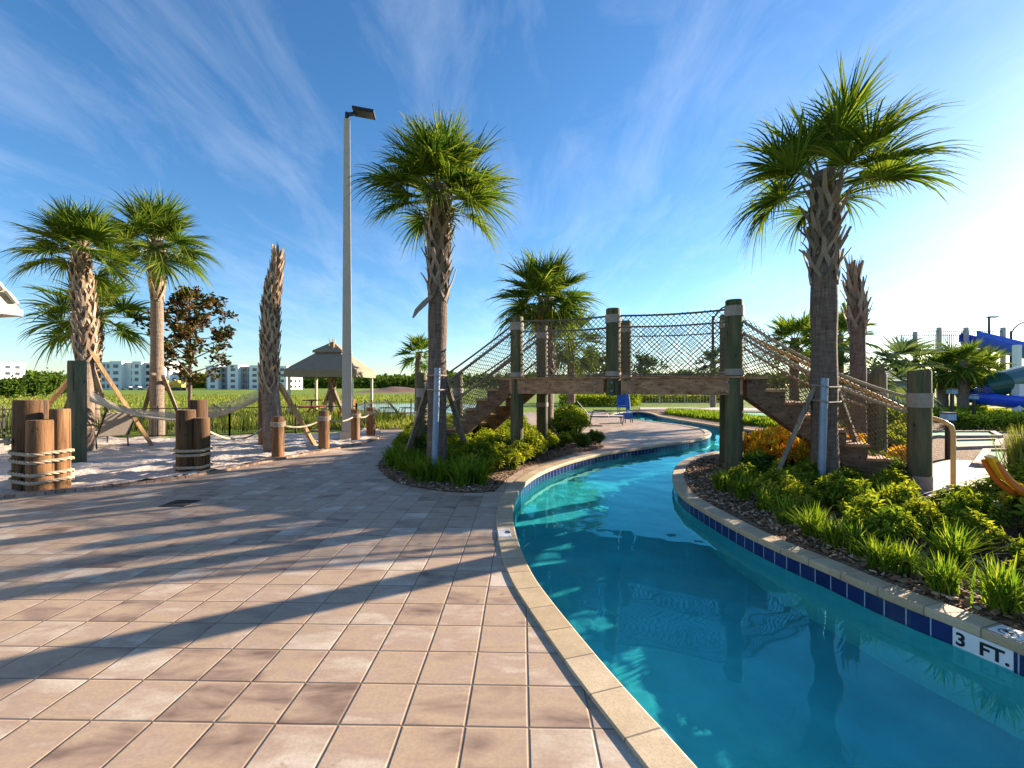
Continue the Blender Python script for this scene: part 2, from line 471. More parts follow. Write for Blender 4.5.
CW = .205
def ring_mesh(profile, uvv):
    mb = MB(); rings = [off(d, z) for d, z in profile]
    for i in range(NP):
        j = (i + 1) % NP
        for k in range(len(profile) - 1):
            mb.add([rings[k][i], rings[k][j], rings[k + 1][j], rings[k + 1][i]], [(0, 1, 2, 3)], 0,
                   [((arc[i], uvv[k]), (arc[i + 1], uvv[k]), (arc[i + 1], uvv[k + 1]), (arc[i], uvv[k + 1]))])
    return mb
prof = [(CW, -.06), (CW, .012), (CW - .006, .018), (.014, .018), (.004, .012), (0, .0), (0, -.042), (.01, -.05), (.06, -.05)]
struct('pool_coping', ring_mesh(prof, [0, .07, .08, .27, .28, .3, .34, .36, .4]), M['coping'], 50)
struct('pool_wall', ring_mesh([(.025, -.04), (.025, -.205), (.025, -1.06)], [-.04, -.205, -1.06]), M['wall'])
mb = MB(); mb.sheet(off(.03), -1.05); struct('pool_floor', mb, M['floor'])
wp = off(.0255)
def wave(x, y):
    return .0045 * noise.noise(V((x * 1.6, y * 1.1, .3))) + .0028 * noise.noise(V((x * 3.7, y * 3.1, 5.0))) + .0012 * noise.noise(V((x * 9, y * 8, 2.0)))
# unseen extra water sheet added under the banks, so light bending through it reaches every part of the basin
x0w, x1w, y0w, y1w = min(p.x for p in wp) - .1, max(p.x for p in wp) + 3.6, min(p.y for p in wp) - .1, max(p.y for p in wp) + .6
def steps(a, b, st):
    n = max(1, math.ceil((b - a) / st)); return [a + (b - a) * q / n for q in range(n + 1)]
gx = steps(x0w, 9.0, .06) + steps(9.0, x1w, .3)[1:]; gy = steps(y0w, 14.0, .06) + steps(14.0, y1w, .2)[1:]
mbw = MB(); nX = len(gx)
mbw.add([(x, y, -.178 + wave(x, y)) for y in gy for x in gx], [(b * nX + a, b * nX + a + 1, b * nX + a + 1 + nX, b * nX + a + nX) for b in range(len(gy) - 1) for a in range(nX - 1)])
water = tag(mbw.build('pool_water', M['water'], smooth=60), kind='structure')
water.data.validate()
water.cycles.is_caustics_caster = True
for n_ in ('pool_floor', 'pool_wall'): bpy.data.objects[n_].cycles.is_caustics_receiver = True

# ground sheet with the river left open
hole = off(.12)
outer = [V((-2500, -600, 0)), V((2500, -600, 0)), V((2500, 4000, 0)), V((-2500, 4000, 0))]
idx = tessellate_polygon([outer, hole[::-1]])
vs = [V((p.x, p.y, -.012)) for p in outer + hole[::-1]]
mb = MB(); fs = []
for t in idx:
    a, b, c = (vs[i] for i in t)
    fs.append(t if (b - a).cross(c - a).z > 0 else t[::-1])
mb.add(vs, fs); struct('ground', mb, M['ground'])

# split the coping's outer edge at the far end and at the near end
oc = off(CW - .004)
def nearest(pt): return min(range(NP), key=lambda i: (oc[i] - pt).length)
i_near_l = nearest(V((1.9, -2.0, 0))); i_far = nearest(G(612, 413.5)); i_near_r = nearest(V((5.5, -2.0, 0)))
def arc_pts(a, b, step):
    out = []; i = a
    while i != b: out.append(oc[i]); i = (i + step) % NP
    return out + [oc[b]]
# counter-clockwise: near-left -> near-right -> right bank -> far -> left bank
left_edge = arc_pts(i_near_l, i_far, -1)      # going up the left bank
right_edge = arc_pts(i_near_r, i_far, 1)      # going up the right bank
sand_line = [V((-14, 3.6, 0)), V((-9.5, 5.6, 0)), G(0, 498), G(60, 493), G(130, 485), G(200, 476), G(280, 459), G(350, 446.5), G(378, 440), G(380, 432), G(372, 424.5)]
sm = [sand_line[0]]
for a, b in zip(sand_line, sand_line[1:]): sm += [a.lerp(b, .25), a.lerp(b, .75)]
sand_line = sm + [sand_line[-1]]
pave = left_edge + [G(606, 411.5), G(560, 411), G(440, 417.5)] + sand_line[::-1] + [V((-14, -2.2, 0))]
mb = MB(); mb.sheet(pave, 0.0); struct('paved_deck', mb, M['paver'])
# brick border along the sand
mb = MB()
nb = 0
pts = resample(sand_line, .105)[:230]
for i in range(len(pts) - 2):
    a, b = pts[i], pts[i + 1]
    if (b - a).length > .2: continue
    t = (b - a).normalized(); n = V((-t.y, t.x, 0))
    c = (a + b) / 2 + n * .05
    mb.box(c + V((0, 0, .005 + .004 * rng.random())), (.098, .2, .062), Matrix((t, n, V((0, 0, 1)))).transposed())
struct('brick_border', mb, mat_chips('border_brick', [(0, (.2, .13, .1)), (.6, (.34, .23, .17)), (1, (.42, .31, .24))]))

# sand
def grid_in(poly, step, hfun):
    xs = [p[0] for p in poly]; ys = [p[1] for p in poly]
    x0, x1, y0, y1 = min(xs), max(xs), min(ys), max(ys)
    nx, ny = int((x1 - x0) / step) + 1, int((y1 - y0) / step) + 1
    mb = MB(); ids = {}; vs = []; fs = []
    ins = [[inside((x0 + (i + .5) * step, y0 + (j + .5) * step), poly) for j in range(ny)] for i in range(nx)]
    def vid(i, j):
        if (i, j) not in ids:
            ids[(i, j)] = len(vs); x, y = x0 + i * step, y0 + j * step; vs.append((x, y, hfun(x, y)))
        return ids[(i, j)]
    for i in range(nx):
        for j in range(ny):
            if ins[i][j]: fs.append((vid(i, j), vid(i + 1, j), vid(i + 1, j + 1), vid(i, j + 1)))
    mb.add(vs, fs); return mb
sand_poly = sand_line + [V((-5.2, 15.5, 0)), V((-9, 14.3, 0)), V((-13, 13.6, 0)), V((-22, 13.0, 0)), V((-22, 4, 0))]
def sand_h(x, y):
    return .03 + .06 * max(0, noise.noise(V((x * 1.3, y * 1.3, 3)))) + .075 * (abs(noise.noise(V((x * 2.6, y * 2.6, 1)))) - .2) + .03 * noise.noise(V((x * 6, y * 6, 1)))
struct('sand', grid_in(sand_poly, .09, sand_h), M['sand'], 60)

# planting beds (mulch)
bedL = [(376, 466), (384, 475), (395, 483), (430, 490.5), (470, 493.5), (496, 491.5), (505, 481), (520, 470.5), (545, 461.5), (575, 453), (600, 449.6),
        (606, 446), (590, 442), (570, 436), (540, 432), (470, 424), (430, 428), (405, 440), (385, 455)]
bedL_w = [G(*p) for p in bedL]
bedL_s = chaikin(bedL_w, 2)
mb = MB(); mb.sheet(bedL_s, .012); struct('mulch_bed', mb, M['mulch'])
bedR_s = right_edge + [G(640, 409.5), G(760, 409.5), G(1400, 415), V((24, 6, 0)), V((24, -2.2, 0))]
mb = MB(); mb.sheet(bedR_s, .003); struct('island_mulch', mb, M['mulch'])
def near_water(x, y, d):
    return inside((x, y), pool) or any((p.x - x) ** 2 + (p.y - y) ** 2 < d * d for p in pool[::2])

def chips(name, region, n, seed, lo=.02, hi=.055):
    r = random.Random(seed); xs = [p[0] for p in region]; ys = [p[1] for p in region]
    mb = MB(); c = 0; tries = 0
    while c < n and tries < n * 6:
        tries += 1
        x = r.uniform(min(xs), max(xs)); y = min(ys) + (max(ys) - min(ys)) * r.random() ** 1.4
        if not inside((x, y), region) or near_water(x, y, CW + .01): continue
        l = r.uniform(lo, hi); w = l * r.uniform(.3, .75)
        rot = Matrix.Rotation(r.uniform(0, 6.3), 3, 'Z') @ Matrix.Rotation(r.gauss(0, .35), 3, 'X') @ Matrix.Rotation(r.gauss(0, .35), 3, 'Y')
        mb.box((x, y, .014 + r.random() * .02), (l, w, l * .28), rot); c += 1
    return tag(mb.build(name, M['chips']), kind='stuff')
nearR = [G(p[0], p[1]) for p in [(676, 492), (740, 516), (820, 552), (880, 577), (930, 597), (1030, 625), (1120, 650)]] + [G(1120, 570), G(1000, 545), G(900, 520), G(820, 490), G(760, 470), G(740, 455), G(690, 462)]
chips('mulch_chips', nearR, 6500, 3)
chips('mulch_chips', bedL_w, 3500, 4)

# concrete path at the foot of the stairs and mini golf
mb = MB(); mb.sheet(chaikin([G(*p) for p in [(898, 474), (925, 467), (948, 459.5), (985, 462), (1040, 470), (1040, 512), (985, 508), (940, 502), (912, 488)]], 2), .009); struct('concrete_path', mb, M['concrete'])
mb = MB(); mb.sheet([G(*p) for p in [(640, 409.8), (720, 410), (860, 412.5), (860, 410), (720, 407.5), (640, 407.5)]], .009); struct('far_path', mb, M['concrete'])
mb = MB(); mb.sheet([G(*p) for p in [(960, 416.5), (1100, 424), (1100, 428), (960, 419)]], .009); struct('far_path', mb, M['concrete'])

# pond behind the loungers
mb = MB(); mb.sheet(chaikin([G(*p) for p in [(352, 408), (380, 414), (440, 414), (500, 411), (500, 405), (430, 403), (365, 404)]], 2), -.004)
mpond, k, out = new_mat('pond_water'); finish(k, out, (.06, .12, .13), .05, k.bump(k.noise(worldp(k), 3, 3), .15, .03), .6); struct('pond', mb, mpond)

def solid(poly, z0, z1):
    mb = MB(); mb.sheet(poly, z1); n = len(poly)
    for i in range(n):
        a, b = poly[i], poly[(i + 1) % n]
        mb.add([(a[0], a[1], z0), (b[0], b[1], z0), (b[0], b[1], z1), (a[0], a[1], z1)], [(0, 1, 2, 3)])
    return mb
def green(poly, label):
    P = [G(*p) for p in poly]
    c = sum(P, V((0, 0, 0))) / len(P)
    t = thing('putting_green', label, 'putting green', c, 'mini golf greens')
    mb = MB(); mb.sheet(P, .03); mb.build('turf', M['turf'], t)
    mb = MB(); n = len(P)
    for i in range(n):
        mb.beam(P[i] + V((0, 0, .03)), P[(i + 1) % n] + V((0, 0, .03)), .14, .1)
    mb.build('kerb', M['kerb'], t)
green([(905, 433), (992, 433), (1000, 437.5), (905, 438)], 'long flat mini golf green behind the black path light')
green([(953, 442), (1000, 441), (997, 448), (953, 449.5)], 'bright oval mini golf green behind the tan handrail')
green([(977, 467), (987, 452), (1012, 452), (1006, 468)], 'small mini golf green beside tall yellowish grass clump')
green([(738, 413), (830, 414), (850, 418.5), (742, 417)], 'far mini golf green seen under the right stairs')

# ------------------------------------------------------------------ palms
def palm_trunk(mb, pts, radii):
    n = 14; P = []; Rr = []
    for i in range(25):
        t = i / 24 * (len(pts) - 1); a = min(int(t), len(pts) - 2); f = t - a
        P.append(V(pts[a]).lerp(V(pts[a + 1]), f)); Rr.append((radii[a] * (1 - f) + radii[a + 1] * f) * (1 + .04 * math.sin(i * 7.3)))
    mb.tube(P, Rr, n)
    def at(z):
        for i in range(24):
            if P[i].z <= z <= P[i + 1].z:
                f = (z - P[i].z) / max(1e-6, P[i + 1].z - P[i].z); return P[i].lerp(P[i + 1], f), Rr[i] * (1 - f) + Rr[i + 1] * f
        return P[-1], Rr[-1]
    return at

def boots(mb, at, z0, z1, size, seed, flare=.06, dz=.03):
    r = random.Random(seed); z = z0; i = 0
    while z < z1:
        ph = i * 2.39996 + r.uniform(-.15, .15); i += 1
        c, Rr = at(z)
        def pos(a, zz, o):
            cc, R2 = at(zz)
            return V((cc.x + math.cos(a) * (R2 + o), cc.y + math.sin(a) * (R2 + o), zz)), V((math.cos(a), math.sin(a), 0))
        s = size * r.uniform(.8, 1.2)
        for sg in (-1, 1):
            q = [pos(ph + sg * .62, z, -.005), pos(ph + sg * .28, z + .13 * s, .015), pos(ph + sg * .05, z + .24 * s, .03)]
            mb.strap([a[0] for a in q], [a[1] for a in q], [.058 * s, .054 * s, .046 * s], [.016, .02, .018])
        fl = flare * r.uniform(.4, 1.5)
        q = [pos(ph, z + .20 * s, .02), pos(ph, z + .32 * s, .035 + fl * .5), pos(ph, z + r.uniform(.38, .5) * s, .05 + fl)]
        mb.strap([a[0] for a in q], [V((a[1].x, a[1].y, .3)) for a in q], [.07 * s, .05 * s, .036 * s], [.02, .018, .012])
        z += dz * r.uniform(.7, 1.3)

def fan_leaf(mb, base, az, el, Lp, R, droop, r, nseg=36, mat=0, pmat=1, roll=0.0):
    d = V((math.cos(az) * math.cos(el), math.sin(az) * math.cos(el), math.sin(el)))
    side = V((-math.sin(az), math.cos(az), 0))
    pts = [V(base)]; cur = el
    bend = R_(8) + droop * R_(30)
    for i in range(5):
        cur -= bend / 5
        pts.append(pts[-1] + V((math.cos(az) * math.cos(cur), math.sin(az) * math.cos(cur), math.sin(cur))) * Lp / 5)
    mb.tube(pts, [.022, .019, .016, .014, .012, .010], 4, pmat, False)
    f = (pts[-1] - pts[-2]).normalized(); n = side.cross(f).normalized()
    if n.z < 0 and el > -1.2: n = -n
    if roll:
        q = Matrix.Rotation(roll, 3, f); side = q @ side; n = q @ n
    hub = pts[-1]; th_max = R_(r.uniform(118, 142))
    dth = 2 * th_max / (nseg - 1)
    fold = r.uniform(.15, .75)
    for k in range(nseg):
        th = -th_max + dth * k + r.uniform(-.02, .02)
        L = R * (.58 + .42 * math.cos(th * .72)) * r.uniform(.74, 1.12); jit = r.uniform(-.13, .13)
        o = hub + f * (.2 * R * max(0, 1 - abs(th) / th_max))
        u = f * math.cos(th) + side * math.sin(th)
        w = side * math.cos(th) - f * math.sin(th)
        alt = .55 if k % 2 else -.55
        vs = []; hang = droop * r.uniform(.75, 1.35)
        for rr, wf in ((.0, .2), (.28, 1.4), (.5, 1.05), (.76, .5), (1.0, .02)):
            wd = .30 * L * dth * 1.12 * wf * .5 + .0016
            p = o + u * (rr * L) + n * (abs(math.sin(th)) * rr * fold * L - .10 * L * rr * rr + jit * L * rr * rr)
            p.z -= hang * .34 * L * rr ** 3
            if rr > .5: p -= u * (hang * .16 * L * (rr - .5))
            vs += [p - w * wd + n * alt * wd, p + w * wd - n * alt * wd]
        rv = (0, .28, .5, .76, 1.0)
        mb.add(vs, [(0, 1, 3, 2), (2, 3, 5, 4), (4, 5, 7, 6), (6, 7, 9, 8)], mat,
               [((0, rv[i]), (1, rv[i]), (1, rv[i + 1]), (0, rv[i + 1])) for i in range(4)])

def crown_mesh(top, n, R, Lp, seed, el_hi=82, el_lo=-25, nseg=44, skirt=0, extra=()):
    r = random.Random(seed); mb = MB()
    for i in range(n):
        t = i / max(1, n - 1)
        el = R_(el_hi + (el_lo - el_hi) * t ** .95 + r.uniform(-8, 8)); az = i * 2.39996 + r.uniform(-.25, .25)
        b = V(top) + V((math.cos(az), math.sin(az), 0)) * .08 + V((0, 0, -.05 - .3 * t))
        fan_leaf(mb, b, az, el, Lp * r.uniform(.75, 1.2) * (1.05 + .1 * t), R * r.uniform(.85, 1.12), .2 + .75 * t * r.uniform(.7, 1.2), r, nseg, 0, 1, r.uniform(-.45, .45))
    for (az, el, lp, rr, dr) in extra:
        fan_leaf(mb, V(top) + V((0, 0, -.2)), az, R_(el), lp, rr, dr, r, nseg, 0, 1, r.uniform(-.2, .2))
    for i in range(skirt):
        az = r.uniform(0, 6.28)
        fan_leaf(mb, V(top) + V((0, 0, -.32)), az, R_(r.uniform(-60, -35)), Lp * .6, R * .55, 1.2, r, 16, 2, 2)
    return mb

def palm(label, base, pts, radii, crown, boot=None, leafmat='palm', bark='bark', bootm='boot', group='cabbage palms', name='palm_tree', dead=False, seed=1):
    t = thing(name, label, 'palm tree', base, group)
    mb = MB(); at = palm_trunk(mb, pts, radii); trunk = mb.build('trunk', M[bark], t, 60)
    if boot:
        mb = MB(); boots(mb, at, *boot); mb.build('leaf_bases', M[bootm], trunk)
    if crown:
        c = crown_mesh(pts[-1], **crown); c.build('crown', [M[leafmat], M['petiole'], M['deadleaf']], t)
    return t

# centre palm (E)
B = G(437, 475); Z = B.y
hE = AT(437, 218, Z).z
palm('tall full-crowned cabbage palm in the round bed left of the pool bridge', B, [B, AT(437, 380, Z), AT(438, 300, Z), AT(440, 186, Z)], [.185, .165, .17, .16],
     dict(n=42, R=.80, Lp=.48, seed=11, el_hi=88, el_lo=8, nseg=66), (AT(0, 302, Z).z, AT(0, 205, Z).z, 1.1, 5, .075, .03), bark='barkdark', bootm='bootgrey')
tE = [o for o in bpy.data.objects if o.get('label', '').startswith('tall full-crowned')][0]
mb = MB(); q = [AT(432, 296, Z - .18), AT(424, 304, Z - .22), AT(417, 311, Z - .24), AT(413, 318, Z - .24)]
mb.strap(q, [V((-.3, -1, .4))] * 4, [.07, .11, .09, .03], [.02, .02, .018, .01]); mb.build('hanging_leaf_base', M['bootgrey'], tE)
# right palm (G)
B = G(825, 491); Z = B.y
palm('tallest cabbage palm with wide windswept crown on the right bank', B, [B, AT(824, 380, Z), AT(824, 280, Z), AT(825, 172, Z)], [.185, .175, .175, .15],
     dict(n=20, R=.90, Lp=.48, seed=23, el_hi=88, el_lo=18, nseg=66, skirt=1,
          extra=[(PI * 1.02, 16, .9, .62, 1.9), (0.0, 38, .75, .9, .35), (-.25, 20, .78, .85, .6), (.3, 30, .75, .85, .5), (PI * .93, 42, .62, .76, .5), (-.1, 54, .7, .85, .3)]),
     (AT(0, 285, Z).z, AT(0, 195, Z).z, 1.0, 8, .10, .028), bark='barkdark', bootm='bootgrey')
# left palms A, B, C
B = G(85, 452); Z = B.y
palm('cabbage palm booted to the braces beside the tall green post', B, [B, AT(86, 400, Z), AT(85, 330, Z), AT(80, 246, Z)], [.17, .155, .19, .13],
     dict(n=28, R=.76, Lp=.42, seed=31, el_hi=88, el_lo=4, nseg=60, extra=[(PI * .98, 42, .62, .9, .9)]),
     (AT(0, 362, Z).z, AT(0, 250, Z).z, 1.0, 9, .035, .021))
B = V(((157 - 512) * 14.5 / F, 14.5, 0)); Z = 14.5
palm('cabbage palm with bare lower trunk and braces left of the magnolia', B, [B, AT(157, 380, Z), AT(157, 300, Z), AT(157, 240, Z)], [.21, .185, .165, .17],
     dict(n=40, R=1.0, Lp=.55, seed=37, el_hi=86, el_lo=-6, nseg=60, skirt=1), (AT(0, 302, Z).z, AT(0, 255, Z).z, 1.35, 10, .05, .03))
B = V(((93 - 512) * 16.5 / F, 16.5, 0)); Z = 16.5
palm('short cabbage palm half hidden behind the booted left trunk', B, [B, AT(94, 370, Z), AT(95, 312, Z)], [.2, .2, .18],
     dict(n=26, R=1.1, Lp=.75, seed=41, el_hi=65, el_lo=-8, nseg=40), (AT(0, 360, Z).z, AT(0, 315, Z).z, 1.2, 12, .05, .04))
# headless trunks
def dead_top(t, top, seed, n, L):
    r = random.Random(seed); mb = MB()
    for i in range(n):
        az = r.uniform(0, 6.28); a = r.uniform(.03, .28)
        p = V(top) + V((math.cos(az) * .06, math.sin(az) * .06, -.12))
        q = p + V((math.cos(az) * a, math.sin(az) * a, 1)).normalized() * L * r.uniform(.5, 1)
        mb.strap([p, (p + q) / 2, q], [V((math.cos(az), math.sin(az), .1))] * 3, [.06, .045, .012], [.012, .01, .006])
    mb.build('dry_spears', M['deadleaf'], t)
B = G(272, 452); Z = B.y
t = palm('headless booted palm trunk between the hammock and the roped posts', B, [B, AT(269, 380, Z), AT(271, 300, Z), AT(278, 258, Z)], [.185, .175, .16, .085], None,
         (AT(0, 395, Z).z, AT(0, 262, Z).z, .9, 14, .02, .02), group='headless palm trunks')
dead_top(t, AT(278, 256, Z), 3, 12, .45)
B = V(((858 - 512) * 11.2 / F, 11.2, 0)); Z = 11.2
t = palm('headless dark palm trunk just right of the tallest palm', B, [B, AT(858, 370, Z), AT(857, 300, Z), AT(853, 275, Z)], [.18, .165, .17, .09], None,
         (AT(0, 335, Z).z, AT(0, 280, Z).z, 1.3, 15, .1, .035), bark='barkdark', bootm='bootgrey', group='headless palm trunks')
dead_top(t, AT(853, 273, Z), 4, 16, .6)
B = V(((332 - 512) * 26.5 / F, 26.5, 0)); Z = 26.5
t = palm('thin headless palm trunk rising through the tan gazebo', B, [B, AT(332, 375, Z), AT(332, 347, Z)], [.2, .2, .13], None, (AT(0, 390, Z).z, AT(0, 350, Z).z, 1.2, 16, .04, .05), group='headless palm trunks')
dead_top(t, AT(332, 346, Z), 5, 10, .7)
# palms behind the bridge
Z = 15.2; B = V(((546 - 512) * Z / F, Z, 0))
palm('full cabbage palm directly behind the left half of the bridge', B, [B, AT(546, 380, Z), AT(545, 296, Z)], [.26, .26, .24],
     dict(n=46, R=1.1, Lp=.62, seed=51, el_hi=86, el_lo=-14, nseg=54, skirt=2), (AT(0, 385, Z).z, AT(0, 318, Z).z, 1.3, 18, .05, .03))
Z = 19; B = V(((572 - 512) * Z / F, Z, 0))
palm('lower palm showing right of the full palm behind the net', B, [B, AT(571, 380, Z), AT(571, 338, Z)], [.16, .15, .15], dict(n=26, R=.9, Lp=.6, seed=53, el_hi=75, el_lo=-40, nseg=28))
Z = 27; B = V(((418 - 512) * Z / F, Z, 0))
palm('small distant palm peeking out behind the centre palm trunk', B, [B, AT(418, 365, Z), AT(419, 352, Z)], [.2, .18, .18], dict(n=20, R=.85, Lp=.5, seed=55, el_hi=80, el_lo=-20, nseg=22))
Z = 20; B = V(((795 - 512) * Z / F, Z, 0))
palm('slim palm seen through the net left of the tallest palm', B, [B, AT(794, 380, Z), AT(795, 338, Z)], [.2, .19, .18], dict(n=32, R=.85, Lp=.55, seed=57, el_hi=84, el_lo=-25, nseg=26), bark='barkdark')
Z = 17; B = V(((838 - 512) * Z / F, Z, 0))
palm('palm mostly hidden behind the tallest palm trunk', B, [B, AT(838, 380, Z), AT(838, 335, Z)], [.2, .18, .18], dict(n=28, R=.85, Lp=.6, seed=59, el_hi=80, el_lo=-30, nseg=26))
Z = 15; B = V(((878 - 512) * Z / F, Z, 0))
palm('blue-green fan palm right of the headless dark trunk', B, [B, AT(878, 395, Z), AT(878, 365, Z)], [.2, .2, .18], dict(n=26, R=.9, Lp=.75, seed=61, el_hi=50, el_lo=-30, nseg=28), leafmat='palmblue')
for (x, ytop, Z, lab, sd) in ((943, 368, 25, 'left palm of the cluster in front of the water slide', 63), (963, 361, 24, 'middle palm of the cluster in front of the water slide', 65), (981, 367, 26, 'right palm of the cluster in front of the water slide', 67)):
    B = V(((x - 512) * Z / F, Z, 0))
    palm(lab, B, [B, AT(x, 395, Z), AT(x, ytop, Z)], [.24, .23, .22], dict(n=32, R=.9, Lp=.5, seed=sd, el_hi=75, el_lo=-30, nseg=28), group='cabbage palms by the slide')
Z = 34; B = V(((713 - 512) * Z / F, Z, 0))
palm('small far palm seen through the net beside the near bridge post', B, [B, AT(713, 380, Z), AT(713, 362, Z)], [.2, .2, .2], dict(n=20, R=.85, Lp=.5, seed=69, nseg=18), leafmat='palmblue')

# ------------------------------------------------------------------ broadleaf trees
def leaf_quad(mb, p, d, nrm, l, w, mat=0):
    d = d.normalized(); s = d.cross(nrm); s = s.normalized() if s.length > 1e-4 else V((1, 0, 0)); n = s.cross(d)
    mid = p + d * l * .55
    mb.add([p, mid - s * w / 2 + n * w * .12, p + d * l - n * l * .12, mid + s * w / 2 + n * w * .12], [(0, 1, 2, 3)], mat)
def rvec(r):
    while True:
        v = V((r.uniform(-1, 1), r.uniform(-1, 1), r.uniform(-1, 1)))
        if .1 < v.length < 1: return v.normalized()
def tree(label, base, H, trunk_h, cr, nbr, ncl, nleaf, leaf, mat, group, seed, trunk_r=.07, clump=.22, cat='tree', name='tree'):
    r = random.Random(seed); t = thing(name, label, cat, base, group)
    tr = MB(); cr_mb = MB(); B = V(base)
    top = B + V((0, 0, H * .93))
    tr.tube([B, B + V((.05, 0, trunk_h)), B + V((.02, .03, H * .65)), top], [trunk_r, trunk_r * .8, trunk_r * .45, trunk_r * .15], 8)
    for i in range(nbr):
        f = (i + .5) / nbr; z = trunk_h + (H * .93 - trunk_h) * f * .9
        az = i * 2.4 + r.uniform(-.4, .4); prof = math.sin(PI * min(1, .22 + .74 * f)) ** .8
        L = cr * prof * r.uniform(.7, 1.1)
        st = B + V((.03, .01, z)); en = st + V((math.cos(az) * L, math.sin(az) * L, L * r.uniform(.25, .8)))
        md = (st + en) / 2 + V((0, 0, -.08 * L))
        tr.tube([st, md, en], [trunk_r * .4, trunk_r * .25, trunk_r * .1], 5)
        for c in range(ncl):
            q = (st.lerp(md, r.random()) if r.random() < .25 else md.lerp(en, r.uniform(.2, 1.1))) + rvec(r) * r.uniform(.1, .42) * max(.5, L * .55)
            for _ in range(nleaf):
                d = rvec(r); d.z = d.z * .6 + .2
                leaf_quad(cr_mb, q + rvec(r) * clump * r.random(), d, rvec(r), leaf * r.uniform(.7, 1.2), leaf * .5)
    tr.build('trunk', M['barkdark'], t, 60); cr_mb.build('crown', M[mat], t)
    return t
Z = 17.5
tree('young brown-leaved magnolia with open crown left of the headless trunk', V(((189 - 512) * Z / F, Z, 0)), AT(0, 274, Z).z, 1.75, 1.6, 34, 5, 19, .2, 'magnolia', 'broadleaf trees', 71, .075, .2)
for (x, y, Z, cr, lab, sd) in ((645, 352, 48, 2.2, 'round green tree seen through the net beyond the middle post', 73), (596, 350, 40, 1.6, 'thin young tree seen through the net left of the middle post', 75),
                         (690, 372, 60, 2.2, 'low far tree behind the net near the tall thin lamp', 77), (903, 362, 36, 1.8, 'green tree behind the blue-walled building', 79)):
    tree(lab, V(((x - 512) * Z / F, Z, 0)), AT(0, y, Z).z, 1.4, cr, 16, 5, 14, .38, 'treeleaf', 'broadleaf trees', sd, .1, .5)
r = random.Random(5)
for (x, y, Z, cr) in ((32, 381, 60, 2.0), (47, 378, 66, 2.4), (8, 385, 52, 1.6), (62, 380, 70, 2.2)):
    tree('bright green bushy tree at the far edge of the marsh, far left', V(((x - 512) * Z / F, Z, 0)), AT(0, y, Z).z, .6, cr, 14, 6, 16, .5, 'treeleaf', 'bushy trees by the marsh', int(x), .1, .7)

# distant wood
def wood_strip(x0, x1, Z0, Z1, hpx, n, seed):
    r = random.Random(seed); mb = MB()
    for _ in range(n):
        Z = r.uniform(Z0, Z1); x = r.uniform(x0, x1)
        hh = AT(0, 386 - hpx * (.62 + .55 * abs(noise.noise(V((x * .05, Z * .01, seed))))), Z).z
        z = hh * (1 - r.random() ** 1.8)
        p = V(((x - 512) * Z / F, Z, z))
        leaf_quad(mb, p, rvec(r), rvec(r), 3.2 * Z / 300, 2.2 * Z / 300)
    return mb
far_wood = MB()
for a in ((-80, 120, 260, 330, 13, 5000, 1), (180, 440, 300, 380, 11, 6500, 2), (440, 1100, 300, 380, 13, 9000, 3)):
    w = wood_strip(*a); far_wood.add(w.v, w.f)
tag(far_wood.build('distant_woods', M['treeleaf']), kind='stuff')
# soil mound
mb = grid_in([V((-45, 105, 0)), V((-12, 105, 0)), V((-12, 135, 0)), V((-45, 135, 0))], 1.2, lambda x, y: max(-.05, 1.5 * math.exp(-((x + 30) / 7.5) ** 2 - ((y - 120) / 6) ** 2) + .25 * noise.noise(V((x * .4, y * .4, 0))) - .1))
struct('soil_mound', mb, M['soil'], 60)

# ------------------------------------------------------------------ distant apartment blocks
def block(label, x0, x1, ytop, Z, wallm, ncol, nrow, towers, depth=14):
    xa, xb = (x0 - 512) * Z / F, (x1 - 512) * Z / F; H = AT(0, ytop, Z).z
    t = thing('apartment_building', label, 'building', ((xa + xb) / 2, Z + depth / 2, 0), 'apartment blocks across the marsh')
    mb = MB(); mb.box(((xa + xb) / 2, Z + depth / 2, H / 2), (xb - xa, depth, H)); w = mb.build('wall', M[wallm], t)
    for (f, wd, up) in towers:
        xc = xa + (xb - xa) * f
        mb = MB(); mb.box((xc, Z + depth / 2 - 1.2, (H + up) / 2), (wd, depth + 2.4, H + up)); mb.build('bay', M['bwhite' if wallm != 'bwhite' else 'bwhite'], t)
        for j in range(nrow):
            mb = MB(); zc = H / nrow * (j + .5)
            mb.box((xc, Z - 2.43, zc), (wd * .4, .08, H / nrow * .5)); mb.build('window', M['glass'], t)
    mb = MB(); mb.box(((xa + xb) / 2, Z + depth / 2, H + .15), (xb - xa + .6, depth + .6, .5)); mb.build('parapet', M['bwhite'], t)
    for i in range(ncol):
        for j in range(nrow):
            xc = xa + (xb - xa) * (i + .5) / ncol
            if any(abs(xc - (xa + (xb - xa) * f)) < wd / 2 + .8 for f, wd, up in towers): continue
            zc = H / nrow * (j + .5); mb = MB()
            mb.box((xc, Z - .04, zc), ((xb - xa) / ncol * .62, .1, H / nrow * .58)); mb.build('window', M['glass'], t)
    for i in range(3):
        for j in range(nrow):
            mb = MB(); mb.box((xb + .04, Z + depth * (i + .6) / 3.4, H / nrow * (j + .5)), (.1, depth / 3.4 * .5, H / nrow * .5)); mb.build('window', M['glass'], t)
    return t
block('white four-storey apartment block behind the palm braces', 101, 170, 363, 205, 'bwhite', 14, 4, ((.28, 5.5, .7), (.58, 4, .6), (.9, 4, .4)))
block('grey and tan apartment block right of the magnolia', 206, 289, 367, 215, 'bgrey', 16, 4, ((.12, 5, .6), (.36, 5, 1.0), (.62, 5, .7), (.95, 4, .4)))
block('white apartment block at the left edge of the view', -90, -9, 363, 200, 'bwhite', 12, 4, ((.8, 6, .4), (.97, 2, .6)))
